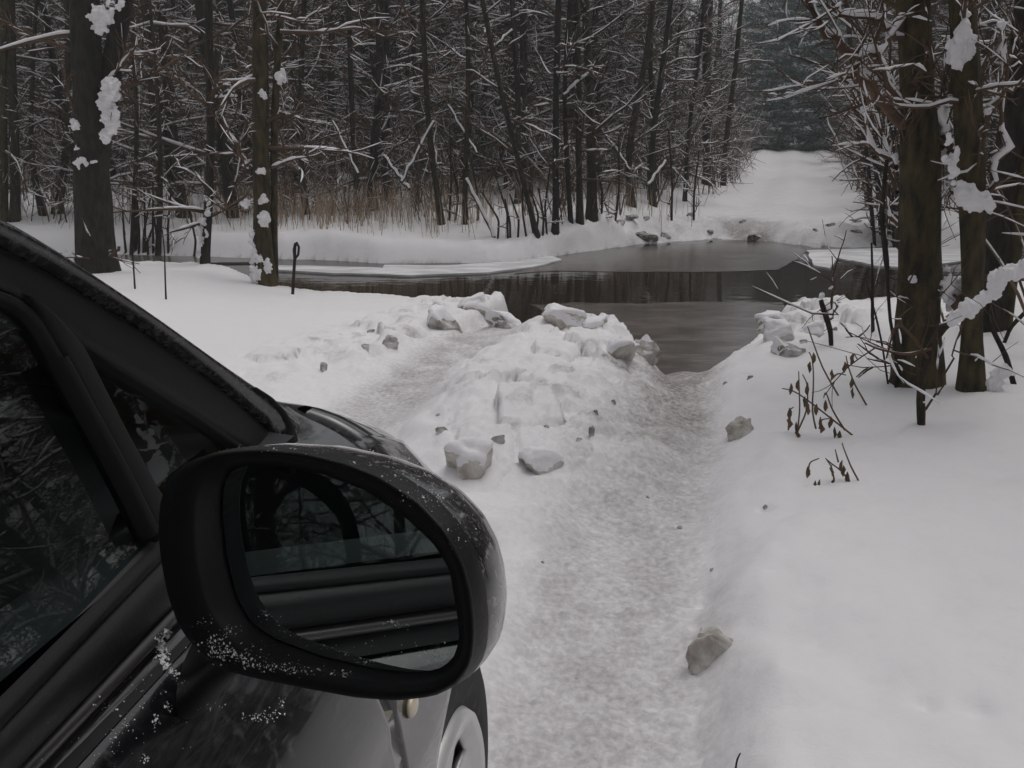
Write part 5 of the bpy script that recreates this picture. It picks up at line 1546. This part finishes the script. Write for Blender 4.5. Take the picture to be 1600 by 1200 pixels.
# arm to the door
G = []
a0 = CAM + ray(325, 1045) * (.335 / -np.dot(ray(325, 1045), CR)); a1 = on_plane(345, 1010, M0, MN) + PUSH * .045
for q in np.linspace(0, 1, 10):
    c = a0 + (a1 - a0) * q + CZ * (.010 * math.sin(q * 3.1))
    G.append([c + CF * math.cos(b_) * (.050 - .02 * q ** .7) + CZ * math.sin(b_) * (.036 - .012 * q ** .7) for b_ in np.linspace(0, 2 * math.pi, 25)[:-1]])
closed_loft('mirror_arm', G, M['plastic'], mir)

# --- frost: crumbs of real ice laid where the photo shows them
trees_ = []
for V, F in SOLID:
    trees_.append(BVHTree.FromPolygons([Vector(v) for v in np.asarray(V).tolist()], [tuple(dict.fromkeys(f)) for f in np.asarray(F).tolist() if len(set(f)) > 2]))


def first_hit(x, y):
    d = Vector(ray(x, y)).normalized(); best = None
    for b_ in trees_:
        h_ = b_.ray_cast(Vector(CAM), d, 4)
        if h_[0] is not None and (best is None or h_[3] < best[3]): best = h_
    return best


def frost(name, spots, label=None, seed=0, parent=None):
    """spots: (x, y, sx, sy, count, crumb size in px)"""
    rs = np.random.RandomState(seed); V = []; F = []
    for x, y, sx, sy, n, sz in spots:
        for i in range(n):
            h_ = first_hit(x + rs.randn() * sx, y + rs.randn() * sy)
            if h_ is None: continue
            c = np.array(h_[0]); nn = np.array(h_[1])
            if np.dot(nn, c - CAM) > 0: nn = -nn
            r = sz * h_[3] / FPX * min(2.6, rs.lognormal(-.25, .55))
            pts = rs.randn(7, 3); pts /= np.linalg.norm(pts, axis=1, keepdims=True)
            pts = pts * r * rs.uniform(.5, 1.1, (7, 1))
            pts -= np.outer(pts @ nn, nn) * .5
            b_ = len(V); V += list(c + pts + nn * r * .15)
            for f in ((0, 1, 2), (0, 2, 3), (0, 3, 4), (1, 2, 5), (2, 3, 6), (1, 5, 6), (0, 1, 4), (4, 5, 6), (3, 4, 6)): F.append([b_ + q for q in f])
    return mesh(name, V, F, M['frost'], parent, smooth=False)


frost('frost_patch', [(330, 1000, 14, 6, 60, 1.8), (345, 1018, 16, 7, 90, 1.8), (375, 1030, 20, 7, 90, 1.6), (430, 1042, 22, 5, 80, 1.6), (480, 1048, 18, 4, 40, 1.5), (530, 1054, 14, 3, 18, 1.6), (355, 985, 10, 5, 30, 1.4), (400, 1010, 10, 5, 20, 1.2), (320, 975, 10, 6, 20, 1.2)], seed=1, parent=mir)
frost('frost_patch', [(685, 1025, 9, 6, 26, 1.8), (625, 976, 16, 3, 26, 1.4), (560, 1010, 40, 14, 12, 1.1), (650, 1015, 20, 10, 10, 1.2)], seed=2, parent=mir)
frost('frost_patch', [(520, 704, 60, 2.5, 110, 1.1), (600, 722, 40, 5, 120, 1.1), (650, 742, 30, 6, 120, 1.2), (690, 775, 20, 10, 120, 1.2), (660, 775, 20, 8, 60, 1.2), (430, 699, 40, 2, 50, 1.0), (705, 830, 12, 16, 40, 1.1), (740, 820, 12, 16, 30, 1.0)], seed=3, parent=mir)
frost('frost_patch', [(258, 990, 3, 4, 30, 2.4), (252, 1003, 4, 7, 60, 2.6), (252, 1018, 4, 7, 70, 2.8), (256, 1032, 4, 6, 60, 2.6), (263, 1044, 4, 5, 50, 2.4), (272, 1055, 4, 4, 22, 2.0), (284, 1068, 5, 4, 12, 1.6)], seed=4, parent=door)
frost('frost_patch', [(243, 1128, 3, 9, 30, 1.6), (262, 1105, 4, 4, 14, 1.6), (175, 1150, 5, 8, 22, 1.6), (198, 1130, 6, 8, 20, 1.4), (224, 1186, 4, 3, 14, 2.0), (160, 1105, 14, 8, 16, 1.4), (205, 1085, 12, 10, 14, 1.2), (330, 1103, 10, 5, 16, 1.4), (250, 1075, 20, 20, 30, 1.0), (180, 1160, 60, 25, 40, .9), (395, 1122, 14, 3, 40, 1.6), (425, 1118, 8, 6, 40, 1.6), (440, 1100, 3, 8, 24, 1.4)], seed=5, parent=door)

# ------------------------------------------------------------------ the misty air
me = bpy.data.meshes.new('haze')
x0, x1, y0, y1, z0, z1 = -75, 75, -75, 75, -2.0, 18.0
me.from_pydata([(x, y, z) for z in (z0, z1) for y in (y0, y1) for x in (x0, x1)], [], [(0, 2, 3, 1), (4, 5, 7, 6), (0, 1, 5, 4), (2, 6, 7, 3), (0, 4, 6, 2), (1, 3, 7, 5)])
hz_o = bpy.data.objects.new('haze', me); COL.objects.link(hz_o); tag(hz_o, kind='stuff')
mh = bpy.data.materials.new('haze'); mh.use_nodes = True
mh.node_tree.nodes.clear()
vo = mh.node_tree.nodes.new('ShaderNodeVolumePrincipled'); vo.inputs['Density'].default_value = .0045; vo.inputs['Color'].default_value = (.82, .90, .90, 1)
om = mh.node_tree.nodes.new('ShaderNodeOutputMaterial'); mh.node_tree.links.new(vo.outputs[0], om.inputs['Volume'])
me.materials.append(mh)
